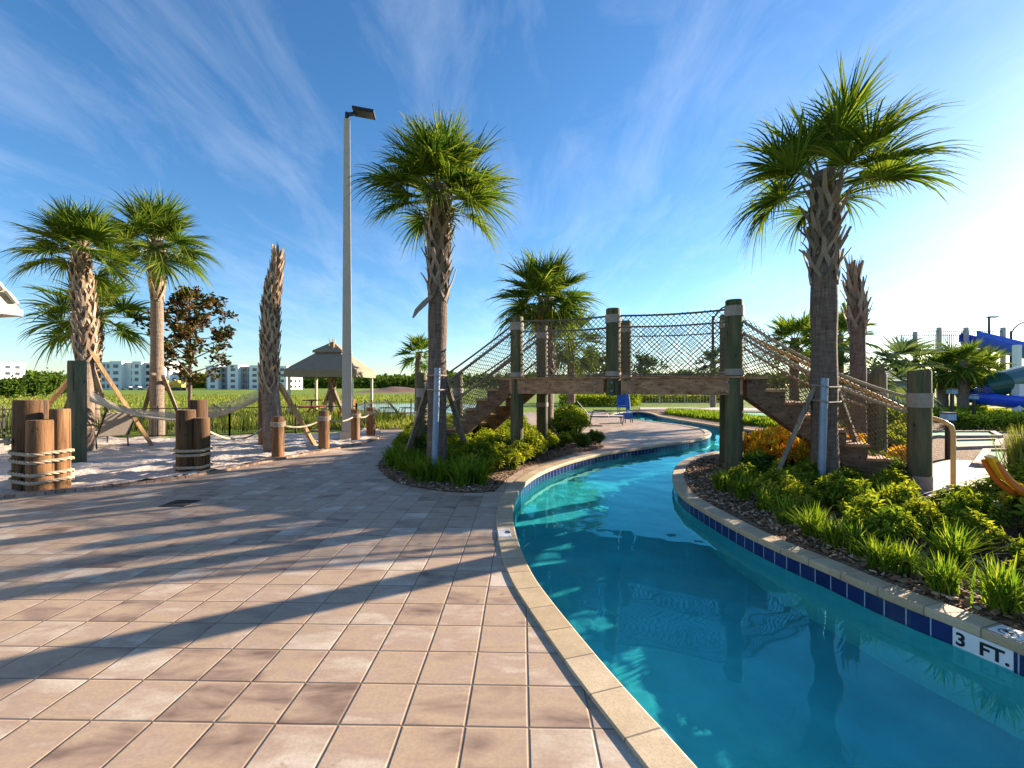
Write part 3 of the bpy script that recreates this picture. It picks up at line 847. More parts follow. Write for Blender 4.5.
block('long low grey block on the far horizon behind the gazebo', 376, 424, 378, 420, 'bgrey', 12, 3, ((.6, 5, .5),))

# parked cars and digger in front of the white block
def car(label, x, Z):
    P = V(((x - 512) * Z / F, Z, 0)); t = thing('parked_car', label, 'car', P, 'cars parked by the white block')
    mb = MB()
    pr = [(-2.2, .35), (-2.25, .8), (-1.3, .95), (-.8, 1.45), (.9, 1.45), (1.6, .95), (2.2, .85), (2.2, .35)]
    n = len(pr); vs = [(P.x + a, P.y - .85, b) for a, b in pr] + [(P.x + a, P.y + .85, b) for a, b in pr]
    mb.add(vs, [tuple(range(n)), tuple(range(2 * n - 1, n - 1, -1))] + [(i, i + n, (i + 1) % n + n, (i + 1) % n) for i in range(n)]); mb.build('body', M['carpaint'], t)
    mb = MB(); mb.box((P.x + .05, P.y - .86, 1.18), (1.7, .04, .38)); mb.build('window', M['glass'], t)
    for sx in (-1.35, 1.35):
        mb = MB(); mb.tube([(P.x + sx, P.y - .9, .34), (P.x + sx, P.y - .65, .34)], .34, 12); mb.build('wheel', M['black'], t)
for i, x in enumerate((128, 137, 147, 155)): car(('pale car parked before the white block, leftmost of four', 'pale car parked before the white block, second of four from the left', 'pale car parked before the white block, third of four from the left', 'pale car parked before the white block, nearest the digger')[i], x, 178)
def digger(label, x):
    P = V(((x - 512) * 150 / F, 150, 0)); t = thing('excavator', label, 'excavator', P, 'yellow diggers')
    mb = MB(); mb.box(P + V((0, 0, 1.9)), (2.8, 2.4, 1.4)); mb.box(P + V((-.3, -.4, 2.9)), (1.4, 1.4, 1.0)); mb.build('body', M['machine'], t)
    for s in (-1, 1):
        mb = MB(); mb.box(P + V((0, s * 1.1, .55)), (3.4, .6, .9)); mb.build('track', M['black'], t)
    mb = MB(); mb.beam(P + V((1, 0, 2)), P + V((2.6, 0, 3.6)), .4, .5); mb.beam(P + V((2.6, 0, 3.6)), P + V((3.6, 0, 1.3)), .35, .4); mb.box(P + V((3.5, 0, .9)), (.9, .9, .8)); mb.build('arm', M['machine'], t)
digger('yellow excavator working right of the braced palm', 167); digger('yellow excavator working left of the magnolia trunk', 179)

# building with hip roof at the far left
C = V(((20 - 512) * 12 / F, 12, AT(0, 309, 12).z)); ctr = C + V((-5, -3, 0))
t = thing('pavilion_building', 'cream hip-roofed building whose eave corner shows at the left edge', 'building', (ctr.x, ctr.y, 0))
cs = [ctr + Matrix.Rotation(k * PI / 2, 3, 'Z') @ (C - ctr) for k in range(4)]; pk = ctr + V((0, 0, 8.2))
mb = MB(); mb.add(cs + [pk], [(0, 1, 4), (1, 2, 4), (2, 3, 4), (3, 0, 4)]); roof = mb.build('roof', M['shingle'], t)
mb = MB()
for k in range(4):
    for i in range(26):
        p = cs[k].lerp(pk, i / 26 + .01); q = cs[k].lerp(pk, (i + .8) / 26 + .01)
        mb.beam(p + V((0, 0, .05)), q + V((0, 0, .10)), .26, .06)
mb.build('hip_cap', mat_chips('hip_tile', [(0, (.2, .17, .13)), (.5, (.5, .44, .34)), (1, (.6, .54, .43))]), roof)
mb = MB()
for k in range(4):
    a, b = cs[k], cs[(k + 1) % 4]; mb.beam(a + V((0, 0, -.1)), b + V((0, 0, -.1)), .14, .18)
mb.build('gutter', M['bgrey'], t)
mb = MB(); ins = [ctr + (c - ctr) * .82 for c in cs]
for k in range(4):
    a, b = ins[k], ins[(k + 1) % 4]; mb.add([(a.x, a.y, 0), (b.x, b.y, 0), (b.x, b.y, C.z - .1), (a.x, a.y, C.z - .1)], [(0, 1, 2, 3)])
mb.add([c + V((0, 0, -.12)) for c in cs], [(3, 2, 1, 0)]); mb.build('wall', M['cream'], t)

# ------------------------------------------------------------------ lamp post
B = G(347, 439.5); Z = B.y; top = AT(346.5, 120, Z).z
t = thing('street_lamp', 'tall square tan lamp post with one dark flat head', 'street lamp', B)
mb = MB(); w0, w1 = .145, .085
rot = Matrix.Rotation(R_(18), 3, 'Z')
vs = [B + rot @ V((a * w, b * w, 0)) + V((0, 0, z)) for z, w in ((0, w0), (top, w1)) for a, b in ((-1, -1), (1, -1), (1, 1), (-1, 1))]
mb.add(vs, [(0, 1, 5, 4), (1, 2, 6, 5), (2, 3, 7, 6), (3, 0, 4, 7), (4, 5, 6, 7)]); mb.build('pole', M['pole'], t)
mb = MB(); mb.box(B + V((0, 0, .12)), (.4, .4, .24), rot); mb.build('base_cover', M['pole'], t)
mb = MB(); mb.tube([B + V((0, 0, top)), B + V((0, 0, top + .22))], .06, 10); mb.beam(B + V((0, 0, top + .16)), B + V((.3, -.02, top + .19)), .08, .08); mb.build('bracket', M['black'], t)
mb = MB(); hd = B + V((.52, -.02, top + .2)); hr = Matrix.Rotation(R_(8), 3, 'Z') @ Matrix.Rotation(R_(6), 3, 'Y')
mb.box(hd, (.62, .44, .07), hr); mb.box(hd + V((-.08, 0, .05)), (.38, .34, .05), hr); head = mb.build('lamp_head', M['black'], t)
mb = MB(); mb.box(hd + V((.02, 0, -.045)), (.5, .36, .015), hr); mb.build('lens', M['glass'], head)

# ------------------------------------------------------------------ gazebo and things under it
Z = 27; cx = (333 - 512) * Z / F; hw = 1.95; ze = AT(0, 375, Z).z
t = thing('gazebo', 'tan two-tier canvas gazebo at the edge of the marsh', 'gazebo', (cx, Z, 0))
def pyr(mb, c, h0, h1, r0, r1, val):
    lo = [V((c[0] + a * r0, c[1] + b * r0, h0)) for a, b in ((-1, -1), (1, -1), (1, 1), (-1, 1))]
    hi = [V((c[0] + a * r1, c[1] + b * r1, h1)) for a, b in ((-1, -1), (1, -1), (1, 1), (-1, 1))]
    vl = [p - V((0, 0, val)) for p in lo]
    mb.add(lo + hi, [(0, 1, 5, 4), (1, 2, 6, 5), (2, 3, 7, 6), (3, 0, 4, 7), (4, 5, 6, 7)])
    mb.add(lo + vl, [(4, 5, 1, 0), (5, 6, 2, 1), (6, 7, 3, 2), (7, 4, 0, 3)])
mb = MB(); pyr(mb, (cx, Z), ze + .25, ze + 1.35, hw, .62, .4); rf = mb.build('canopy', M['canvas'], t)
mb = MB(); pyr(mb, (cx, Z), ze + 1.4, ze + 1.95, .85, .04, .12); mb.build('vent_cap', M['canvas'], rf)
for a in (-1, 1):
    for b in (-1, 1):
        mb = MB(); mb.box((cx + a * (hw - .2), Z + b * (hw - .2), (ze + .1) / 2), (.13, .13, ze + .1)); mb.build('post', M['cream'], t)
P = V(((310 - 512) * 25 / F, 25.2, 0))
t = thing('picnic_table', 'low orange-red table under the tan gazebo with a dark dish top', 'table', P)
mb = MB(); mb.tube([P + V((0, 0, .42)), P + V((0, 0, .5))], .75, 16); mb.build('table_top', M['orangered'], t)
for a in range(3):
    mb = MB(); q = 2 * PI * a / 3 + .4; mb.beam(P + V((0, 0, .4)), P + V((math.cos(q) * .7, math.sin(q) * .7, .02)), .07, .07); mb.build('leg', M['orangered'], t)
mb = MB(); mb.tube([P + V((0, 0, .5)), P + V((0, 0, .75)), P + V((0, 0, .8)), P + V((0, 0, .84))], [.06, .06, .5, .55], 14); mb.build('dish', M['black'], t)
P2 = P + V((1.9, .2, 0))
t = thing('garden_chair', 'orange-red low chair under the tan gazebo', 'chair', P2)
mb = MB(); mb.box(P2 + V((0, 0, .38)), (.6, .6, .06)); mb.build('seat', M['orangered'], t)
mb = MB(); mb.box(P2 + V((.3, 0, .62)), (.05, .6, .5), Matrix.Rotation(.2, 3, 'Y')); mb.build('backrest', M['orangered'], t)
for a in (-1, 1):
    for b in (-1, 1):
        mb = MB(); mb.box(P2 + V((a * .27, b * .27, .18)), (.06, .06, .36)); mb.build('leg', M['orangered'], t)

# ------------------------------------------------------------------ roped log posts
def log(label, name, B, h, r, mat='log', group=None, cat='post', rim=True):
    t = thing(name, label, cat, B, group); mb = MB()
    mb.tube([B + V((0, 0, -.1)), B + V((0, 0, h * .5)), B + V((0, 0, h - .02)), B + V((0, 0, h))], [r, r * 1.01, r * .98, r * .93], 20)
    mb.build('log', M[mat], t, 40)
    mb = MB(); mb.tube([B + V((0, 0, h)), B + V((0, 0, h + .004))], [r * .93, r * .90], 20); mb.build('end_grain', M['logend'], t)
    return t
def rope_pts(mb, path, rad, strands=3, turns=7.0):
    # twisted rope: three strands winding round the path
    L = [0.0]
    for a, b in zip(path, path[1:]): L.append(L[-1] + (V(b) - V(a)).length)
    for s in range(strands):
        pts = []
        n = max(12, int(L[-1] / .018))
        for i in range(n + 1):
            d = L[-1] * i / n; j = 0
            while j < len(L) - 2 and L[j + 1] < d: j += 1
            a, b = V(path[j]), V(path[j + 1]); f = (d - L[j]) / max(1e-9, L[j + 1] - L[j])
            p = a.lerp(b, f); t = (b - a).normalized()
            u = t.cross(V((0, 0, 1))); u = u.normalized() if u.length > 1e-3 else V((1, 0, 0)); w = t.cross(u)
            q = 2 * PI * (s / strands) + d / (rad * 9) * 2 * PI
            pts.append(p + (u * math.cos(q) + w * math.sin(q)) * rad * .5)
        mb.tube(pts, rad * .56, 5)
def hull_loop(circs, z, gap, n=48):
    # convex loop round several circles
    c = sum((V((x, y, 0)) for x, y, r in circs), V((0, 0, 0))) / len(circs); out = []
    pts = []
    for x, y, r in circs:
        for k in range(40):
            q = 2 * PI * k / 40; pts.append((x + math.cos(q) * (r + gap), y + math.sin(q) * (r + gap)))
    pts = sorted(set(pts)); lo = []; up = []
    def cr(o, a, b): return (a[0] - o[0]) * (b[1] - o[1]) - (a[1] - o[1]) * (b[0] - o[0])
    for p in pts:
        while len(lo) > 1 and cr(lo[-2], lo[-1], p) <= 0: lo.pop()
        lo.append(p)
    for p in reversed(pts):
        while len(up) > 1 and cr(up[-2], up[-1], p) <= 0: up.pop()
        up.append(p)
    h = lo[:-1] + up[:-1]
    return [V((p[0], p[1], z + .012 * math.sin(i * .35))) for i, p in enumerate(h + [h[0]])]

def hgt(y, B): return AT(0, y, B.y).z
g1 = 'logs of the big roped cluster at the far left'
c1 = [(G(41, 491.5), 420, .165, 'log', 'lowest pale front log of the big roped cluster'), (G(60, 489), 409, .125, 'log', 'right-hand log of the big roped cluster'),
      (G(31, 489), 400, .205, 'logdark', 'tall thick dark log at the back of the big roped cluster'), (G(48, 484), 409.5, .15, 'logdark', 'dark log peeking out in the middle of the big roped cluster')]
circ = []
for (B, y, r, m, lab) in c1:
    log(lab, 'log_post', B, hgt(y, B), r, m, g1); circ.append((B.x, B.y, r))
mb = MB()
for z, y in ((0, 453), (1, 461), (2, 473.5), (3, 481)):
    rope_pts(mb, hull_loop(circ, AT(0, y, 6.87).z, .016), .028)
rope_pts(mb, [V((circ[2][0] - .15, circ[2][1] - .2, AT(0, 440, 6.9).z)), V((circ[2][0] - .7, circ[2][1] - .35, AT(0, 449, 6.9).z)), V((circ[2][0] - 1.6, circ[2][1] - .6, AT(0, 443, 6.9).z))], .03)
for i in range(6):
    q = V((circ[2][0] - .12, circ[2][1] - .22, AT(0, 441, 6.9).z)); d = V((math.cos(i * 2.1), math.sin(i * 1.3) - .3, math.sin(i * 2.1))).normalized() * .05
    rope_pts(mb, [q - d, q + V((0, 0, .015)) * (i - 3), q + d * 1.2], .024)
tag(mb.build('tied_rope', M['ropepale'], None, 60, V((circ[0][0], circ[0][1], .3))), 'pale rope wound twice round the big left log cluster and knotted', 'rope', 'ropes round the log clusters')
g2 = 'logs of the small roped cluster before the hammock'
c2 = [(G(186, 474), 410, .155, 'logdark', 'left log of the small roped cluster'), (G(202, 473.5), 418, .13, 'logdark', 'shortest log of the small roped cluster, at its right'), (G(198, 470), 400, .16, 'logdark', 'tallest log at the back of the small roped cluster')]
circ2 = []
for (B, y, r, m, lab) in c2:
    log(lab, 'log_post', B, hgt(y, B), r, m, g2); circ2.append((B.x, B.y, r))
mb = MB()
for y in (449.5, 454, 466, 471): rope_pts(mb, hull_loop(circ2, AT(0, y, 8.27).z, .016), .026)
tag(mb.build('tied_rope', M['ropepale'], None, 60, V((circ2[0][0], circ2[0][1], .3))), 'pale rope wound twice round the small log cluster by the hammock', 'rope', 'ropes round the log clusters')
B = G(77, 464); log('tall mossy green post standing before the booted left palm', 'mossy_post', B, hgt(361, B), .15, 'mossy')
B = G(262.5, 446); postH = B.copy(); log('slim brown post behind the headless trunk holding the hammock', 'log_post', B, hgt(370, B), .10, 'log')
# row of rope posts
row = [(G(278, 458), 416.5, .125), (G(324, 450), 411, .13), (G(355.5, 442), 409.5, .12), (G(371, 437), 407.5, .14)]
labs = ['nearest roped bollard, in front of the headless trunk', 'second roped bollard, beside the leaning stake', 'third roped bollard, just right of the lamp post', 'fourth roped bollard, farthest back by the gazebo']
tops = []
for (B, y, r), lab in zip(row, labs):
    h = hgt(y, B); t = log(lab, 'roped_bollard', B, h, r, 'log', 'roped bollards along the sand', 'bollard'); tops.append((B + V((0, 0, h * .82)), r))
    mb = MB()
    for zz in (.78, .82, .86): rope_pts(mb, hull_loop([(B.x, B.y, r)], h * zz, .018), .02)
    mb.build('rope_collar', M['ropepale'], t, 60)
def sag(a, b, s, n=14):
    return [V(a).lerp(V(b), i / n) - V((0, 0, s * 4 * (i / n) * (1 - i / n))) for i in range(n + 1)]
rp = 'pale swag ropes between the posts'
chain = [(V((circ2[1][0] + .1, circ2[1][1], AT(0, 431, 8.3).z)), .0)] + [(postH + V((0, 0, AT(0, 428, postH.y).z)), .1)]
def swag(a, b, s, lab):
    mb = MB(); p = sag(a, b, s); mb.tube(p, .022, 7)
    tag(mb.build('swag_rope', M['ropepale'], None, 60, p[0]), lab, 'rope', rp)
swag(chain[0][0], chain[1][0], .22, 'pale rope sagging from the small log cluster to the slim hammock post')
swag(chain[1][0], tops[0][0], .1, 'short pale rope from the slim hammock post to the nearest bollard')
swag(tops[0][0], tops[1][0], .14, 'pale rope sagging between the first and second bollards')
swag(tops[1][0], tops[2][0], .13, 'pale rope sagging past the lamp post to the third bollard')
swag(tops[2][0], tops[3][0], .1, 'pale rope sagging between the third and fourth bollards')

# ------------------------------------------------------------------ palm stakes
def stake(label, a, b, r=.04, mat='stake'):
    a, b = V(a), V(b); mb = MB(); mb.beam(a, b, r * 2, r * 1.6)
    lo = a if a.z < b.z else b
    tag(mb.build('support_stake', M[mat], None, None, lo), label, 'stake', 'wooden stakes bracing the palms')
A0 = G(85, 452)
stake('pale stake running right from the booted left palm', AT(91, 352, 11.0), G(153, 447), .05)
stake('short stake running left from the booted left palm', AT(78, 370, 11.2), G(20, 437), .05)
stake('grey stake leaning away behind the booted left palm', AT(90, 360, 11.5), G(113, 428), .045, 'stakegrey')
stake('thin grey stake close behind the mossy green post', AT(82, 365, 11.4), G(58, 427), .045, 'stakegrey')
stake('pale stake left of the bare-trunked palm', AT(154, 374, 14.2), G(139, 430), .055, 'stakegrey')
stake('dark stake right of the bare-trunked palm', AT(163, 376, 14.2), G(184, 428), .05, 'stakegrey')
stake('pale stake sloping right from the headless hammock trunk', AT(279, 384, 11.2), G(315, 446), .055)
stake('grey board strapped upright to the headless hammock trunk', AT(273, 378, 11.0), AT(278, 424, 11.0), .09, 'stakegrey')
E0 = G(437, 475)
stake('stake leaning right of the centre palm in the bed', AT(444, 375, 8.2), G(470, 462), .045, 'stakegrey')
stake('stake leaning left of the centre palm in the bed', AT(430, 380, 8.2), G(404, 464), .045, 'stakegrey')
stake('second stake leaning left behind the centre palm', AT(431, 380, 8.5), G(410, 454), .045, 'stakegrey')
stake('stake leaning left from the tallest palm by the stairs', AT(816, 384, 6.9), G(772, 486), .04, 'stakegrey')
stake('stake leaning right from the tallest palm by the stairs', AT(836, 388, 7.05), G(868, 476), .04, 'stakegrey')
stake('left stake of the headless trunk under the gazebo', AT(330, 390, 26.3), G(322, 413), .09, 'stakegrey')
stake('right stake of the headless trunk under the gazebo', AT(334, 390, 26.3), G(343, 413), .09, 'stakegrey')
def steel(label, a, b, c, r):
    t = thing('metal_post', label, 'metal post', b, 'metal posts strapped to palms')
    mb = MB(); mb.tube([b, a], .052, 12); mb.build('tube', M['galv'], t, 60)
    mb = MB()
    for f in (.93, .8):
        p = V(b).lerp(V(a), f); q = hull_loop([(c.x, c.y, r), (p.x, p.y, .06)], p.z, .006); mb.tube(q, .012, 5, 0, False)
    mb.build('strap', M['band'], t)
B = G(434, 480); steel('blue-grey metal post strapped to the centre palm', V((B.x + .06, B.y, AT(0, 368, B.y).z)), B, E0 , .17)
B = G(821, 495); steel('blue-grey metal post strapped to the tallest palm', V((B.x + .05, B.y, AT(0, 378, B.y).z)), B, G(825, 491), .19)

# ------------------------------------------------------------------ hammock
HA = V((A0.x + .25, A0.y - .15, AT(0, 399, A0.y).z)); HB = V((postH.x - .05, postH.y - .1, AT(0, 398, postH.y).z))
t = thing('hammock', 'pale rope hammock slung across the sand behind the small log cluster', 'hammock', (HA + HB) / 2 - V((0, 0, ((HA + HB) / 2).z)))
d = (HB - HA); ax = V((d.x, d.y, 0)).normalized(); sd = V((-ax.y, ax.x, 0)); Ln = V((d.x, d.y, 0)).length
def hm(u, v):     # u along 0..1, v across -1..1
    z = HA.z + (HB.z - HA.z) * u - 2.15 * u * (1 - u) + .10 * v * v
    w = .62 if .24 < u < .76 else .62 * (u / .24 if u <= .24 else (1 - u) / .24)
    return V((HA.x + ax.x * Ln * u, HA.y + ax.y * Ln * u, z)) + sd * v * w + V((0, 0, -.13 * v))
mb = MB()
for k in range(-9, 10):
    p = [hm(i / 40, k / 9) for i in range(41)]; mb.tube(p, .010, 4, 0, False)
for i in range(38):
    u = .24 + .52 * i / 37
    for sgn in (-1, 1):
        p = [hm(min(.76, max(.24, u + sgn * .03 * k / 9)), k / 9) for k in range(-9, 10)]; mb.tube(p, .006, 3, 0, False)
mb.build('net', M['hammock'], t)
for u in (.24, .76):
    mb = MB(); mb.tube([hm(u, -1.08), hm(u, 1.08)], .024, 8); mb.build('spreader_bar', M['stake'], t, 60)
# grey lounger on sand
def chaise(label, loc, rz, group, first=None):
    if first: return dup(first, loc, rz, label, group)
    t = thing('sun_lounger', label, 'lounger', (0, 0, 0), group)
    mb = MB(); mb.box((.1, 0, .36), (1.3, .6, .025)); mb.build('seat', M['sling'], t)
    mb = MB(); mb.box((-.86, 0, .64), (.8, .6, .025), Matrix.Rotation(R_(48), 3, 'Y')); mb.build('backrest', M['sling'], t)
    mb = MB()
    for s in (-1, 1):
        mb.tube([(.75, s * .32, .34), (-.6, s * .32, .34), (-1.14, s * .32, .96)], .02, 6)
        mb.tube([(-.55, s * .34, .35), (-.45, s * .34, .58), (.05, s * .34, .58), (.12, s * .34, .35)], .018, 6)
    mb.build('frame', M['black'], t, 60)
    for s in (-1, 1):
        for x in (-.55, .65):
            mb = MB(); mb.tube([(x, s * .32, .34), (x + (.06 if x > 0 else -.06), s * .32, 0)], .018, 6); mb.build('leg', M['black'], t)
    t.location = loc; t.rotation_euler = (0, 0, rz); return t
P = G(601, 424.5)
lg = chaise('tan sling lounger on the patio under the bridge', P + V((.15, 0, 0)), R_(-8), 'sun loungers')
P = G(103, 447); chaise('grey lounger tilted on the sand behind the mossy post', P, R_(150), 'sun loungers', lg)
chaise('left of two tan loungers by the fence beside the pond', G(390, 420), R_(20), 'sun loungers', lg)
chaise('right of two tan loungers by the fence beside the pond', G(411, 420), R_(25), 'sun loungers', lg)
for i in range(7):
    Z = 46; x = 645 + i * 10
    chaise('grey-blue lounger in the far row beyond the river', V(((x - 512) * Z / F, Z, 0)), R_(-95), 'far row of loungers beyond the river', lg)

# ------------------------------------------------------------------ fence, reeds
def fence(label, pts, h, gap, rails, mat, group=None, pr=.006, rr=.014):
    t = thing('fence', label, 'fence', pts[0], group); rl = MB(); pk = MB()
    for a, b in zip(pts, pts[1:]):
        a, b = V(a), V(b); L = (b - a).length
        for z in rails: rl.beam(a + V((0, 0, z)), b + V((0, 0, z)), rr * 2, rr * 2)
        n = int(L / gap)
        for i in range(n + 1):
            p = a.lerp(b, i / n); pk.seg(p, p + V((0, 0, h)), pr)
        m = max(1, round(L / 2.2))
        for i in range(m + 1):
            p = a.lerp(b, i / m); po = MB(); po.box(p + V((0, 0, h / 2 + .02)), (.045, .045, h + .06)); po.build('post', M[mat], t)
    rl.build('rail', M[mat], t); pk.build('pickets', M[mat], t)
fence('black picket fence between the sand and the marsh reeds', [V((-22, 13.2, 0)), V((-13, 13.8, 0)), V((-9, 14.5, 0)), V((-5.4, 15.8, 0)), G(372, 424), G(445, 419)], .95, .11, (.06, .9), 'black')
fence('pale pool fence behind the far loungers', [V(((560 - 512) * 40 / F, 40, 0)), V(((860 - 512) * 40 / F, 40, 0))], 1.25, .28, (.1, 1.2), 'cream', None, .014, .02)

def blades(mb, x, y, z, n, h, r, spread, w, lean=.6):
    for _ in range(n):
        az = r.uniform(0, 6.283); ln = r.uniform(.15, 1.0) * lean; L = h * r.uniform(.65, 1.15)
        d = V((math.cos(az), math.sin(az), 0)); s = V((-d.y, d.x, 0)) * w * r.uniform(.7, 1.2)
        p = V((x + r.gauss(0, spread), y + r.gauss(0, spread), z)); pts = []
        for q in (0, .4, .75, 1):
            pts.append(p + d * (ln * L * q ** 1.5) + V((0, 0, L * (q - .38 * ln * q * q * 1.3))))
        vs = []
        for q, ww in zip(pts, (.8, 1, .7, .08)): vs += [q - s * ww, q + s * ww]
        mb.add(vs, [(0, 1, 3, 2), (2, 3, 5, 4), (4, 5, 7, 6)])
r = random.Random(99); mb = MB()
reed_line = [V((-24, 14.0, 0)), V((-13, 14.8, 0)), V((-9, 15.5, 0)), V((-5.6, 16.9, 0)), V((-4.6, 19.5, 0))]
for a, b in zip(reed_line, reed_line[1:]):
    for i in range(int((b - a).length / .045)):
        p = a.lerp(b, r.random()); dd = r.random() ** 1.3 * 3.0
        blades(mb, p.x - dd * .25, p.y + dd, 0, 5, r.uniform(.55, .95), r, .06, .011, .45)
tag(mb.build('marsh_reeds', M['reed']), kind='stuff')
mb = MB()
for i in range(9000):
    Z = 17 + 60 * r.random() ** 1.7; x = r.uniform(-90, 470)
    p = V(((x - 512) * Z / F, Z, 0))
    if inside((p.x, p.y), [G(*q) for q in [(345, 409), (380, 416), (440, 418), (600, 413), (600, 404), (430, 402), (358, 403)]]): continue
    blades(mb, p.x, p.y, 0, 3, r.uniform(.18, .38), r, .12 + Z * .004, .012 + Z * .0006, .8)
tag(mb.build('marsh_grass', M['fountain']), kind='stuff')

# ------------------------------------------------------------------ bridge
P3 = V((3.905, 8.0, 0)); dv = V((-3.803, 1.505, 0)); L31 = dv.length; bx = dv.normalized(); by = V((.368, .93, 0)).normalized() * 1.72
def bt(t): return P3 + dv * t
bridge = thing('rope_bridge', 'timber footbridge with rope net sides and stairs arching over the pool river', 'bridge', bt(.5))
DZ = 1.757
def post(P, h, z0, r, bands):
    mb = MB(); P = V(P)
    mb.tube([P + V((0, 0, z0)), P + V((0, 0, (z0 + h) / 2)), P + V((0, 0, h - .02)), P + V((0, 0, h))], [r * 1.03, r, r * .98, r * .92], 20)
    ob = mb.build('post', M['post'], bridge, 40)
    for (za, zb) in bands:
        mb = MB(); mb.tube([P + V((0, 0, za)), P + V((0, 0, zb))], r + .012, 20); mb.build('band', M['band'], ob, 40)
PR = .147
tP4, tP2, tP5 = -.632, .514, 1.566
post(bt(0), 3.11, -.1, PR, ((2.82, 3.0), (1.79, 1.9)))
post(bt(tP2), 3.09, 1.42, PR * .95, ((2.81, 2.97), (1.79, 1.88)))
post(bt(1), 3.04, -.1, PR * .92, ((2.76, 2.92), (1.79, 1.88)))
post(bt(tP4), 1.84, -.1, PR * 1.02, ((1.27, 1.49), (-.02, .22)))
post(bt(tP5), 1.9, -.1, .12, ((1.35, 1.55),))
post(bt(0) + by, 3.1, -.1, PR, ((2.82, 2.98), (1.79, 1.9)))
post(bt(tP2) + by, 3.08, 1.42, PR * .95, ((2.81, 2.96), (1.79, 1.88)))
post(bt(1) + by, 3.06, -.1, PR * .92, ((2.75, 2.91), (1.1, 1.2)))
post(bt(tP4) + by, 1.84, -.1, PR * 1.02, ((1.27, 1.49), (-.02, .22)))
post(bt(tP5) + by, 1.9, -.1, .13, ((1.35, 1.55),))
yn = by.normalized()
for s in (0, 1):
    o = by * s + yn * (-.09 if s == 0 else .09)
    for (a, b) in ((-.03, tP2 - .04), (tP2 + .04, 1.03)):
        mb = MB(); A, Bq = bt(a) + o, bt(b) + o
        mb.beam(A + V((0, 0, DZ - .165)), Bq + V((0, 0, DZ - .165)), .06, .30); mb.build('side_beam', M['beam'], bridge)
    mb = MB(); mb.beam(bt(-.03) + o + V((0, 0, DZ)), bt(1.03) + o + V((0, 0, DZ)), .14, .03); mb.build('edge_board', M['beam'], bridge)
mb = MB()
for t_ in (.03, tP2 - .08, tP2 + .08, .95, tP2):
    for zz in (DZ - .25, DZ - .09):
        p = bt(t_) - yn * .125 + V((0, 0, zz)); mb.tube([p, p - yn * .05 if t_ == tP2 else p - yn * .02], .017, 8)
mb.build('bolts', M['galv'], bridge)
mb = MB(); nP = 34
for i in range(nP):
    c = bt(-.02 + 1.04 * (i + .5) / nP) + by * .5 + V((0, 0, DZ - .035 + .004 * (i % 2)))
    mb.box(c, (L31 * 1.04 / nP - .008, by.length - .1, .04), Matrix((bx, yn, V((0, 0, 1)))).transposed())
mb.build('deck', M['beam'], bridge)
# stairs
def stairs(t0, t1, z0=DZ, n=8):
    d = (bt(t1) - bt(t0)); n_ = n
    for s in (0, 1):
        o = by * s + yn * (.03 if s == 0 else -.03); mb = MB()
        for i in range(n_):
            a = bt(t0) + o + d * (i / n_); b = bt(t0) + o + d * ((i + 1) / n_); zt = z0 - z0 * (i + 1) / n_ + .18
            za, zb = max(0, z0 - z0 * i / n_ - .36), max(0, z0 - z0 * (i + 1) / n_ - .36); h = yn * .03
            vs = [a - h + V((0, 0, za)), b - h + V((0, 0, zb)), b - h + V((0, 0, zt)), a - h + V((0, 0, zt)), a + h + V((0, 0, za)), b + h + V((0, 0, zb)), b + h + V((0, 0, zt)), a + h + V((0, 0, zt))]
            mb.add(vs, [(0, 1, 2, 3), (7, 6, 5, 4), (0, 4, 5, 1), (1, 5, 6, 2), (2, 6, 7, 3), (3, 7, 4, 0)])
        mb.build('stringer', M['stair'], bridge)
    for i in range(n_):
        a = bt(t0) + d * ((i + .5) / n_) + by * .5; zt = z0 - z0 * (i + 1) / n_
        x = d.normalized(); mb = MB()
        mb.box(a + V((0, 0, max(.05, zt + .205))), (d.length / n_ + .05, by.length + .06, .045), Matrix((x, V((-x.y, x.x, 0)), V((0, 0, 1)))).transposed())
        mb.build('tread', M['beam'], bridge)
stairs(-.05, tP4 + .02)
stairs(1.04, tP5 - .02)
# nets and ropes
def netpanel(fun, Lu, Lv, mat, cell=.105, rad=.0055, seed=1):
    mb = MB(); nu, nv = max(2, round(Lu / cell)), max(2, round(Lv / cell))
    def P(i, j):
        p = fun(min(1, max(0, i / nu)), min(1, max(0, j / nv)))
        return p + V((noise.noise(V((i * .37, j * .37, seed))), noise.noise(V((i * .31, j * .29, seed + 9))), noise.noise(V((i * .33, j * .41, seed + 5))))) * .022
    # diamond cords: (i, j) -> (i+1, j+1) and (i, j) -> (i+1, j-1) on a checkerboard, half-cell steps
    for i in range(nu * 2):
        for j in range(nv * 2 + 1):
            if (i + j) % 2: continue
            for dj in (1, -1):
                if 0 <= j + dj <= nv * 2: mb.seg(P(i / 2, j / 2), P((i + 1) / 2, (j + dj) / 2), rad)
    mb.build('net', mat, bridge)
def rope_line(a, b, s, rad, mat, n=16):
    mb = MB(); mb.tube(sag(a, b, s, n), rad, 7); mb.build('rope', mat, bridge, 60)
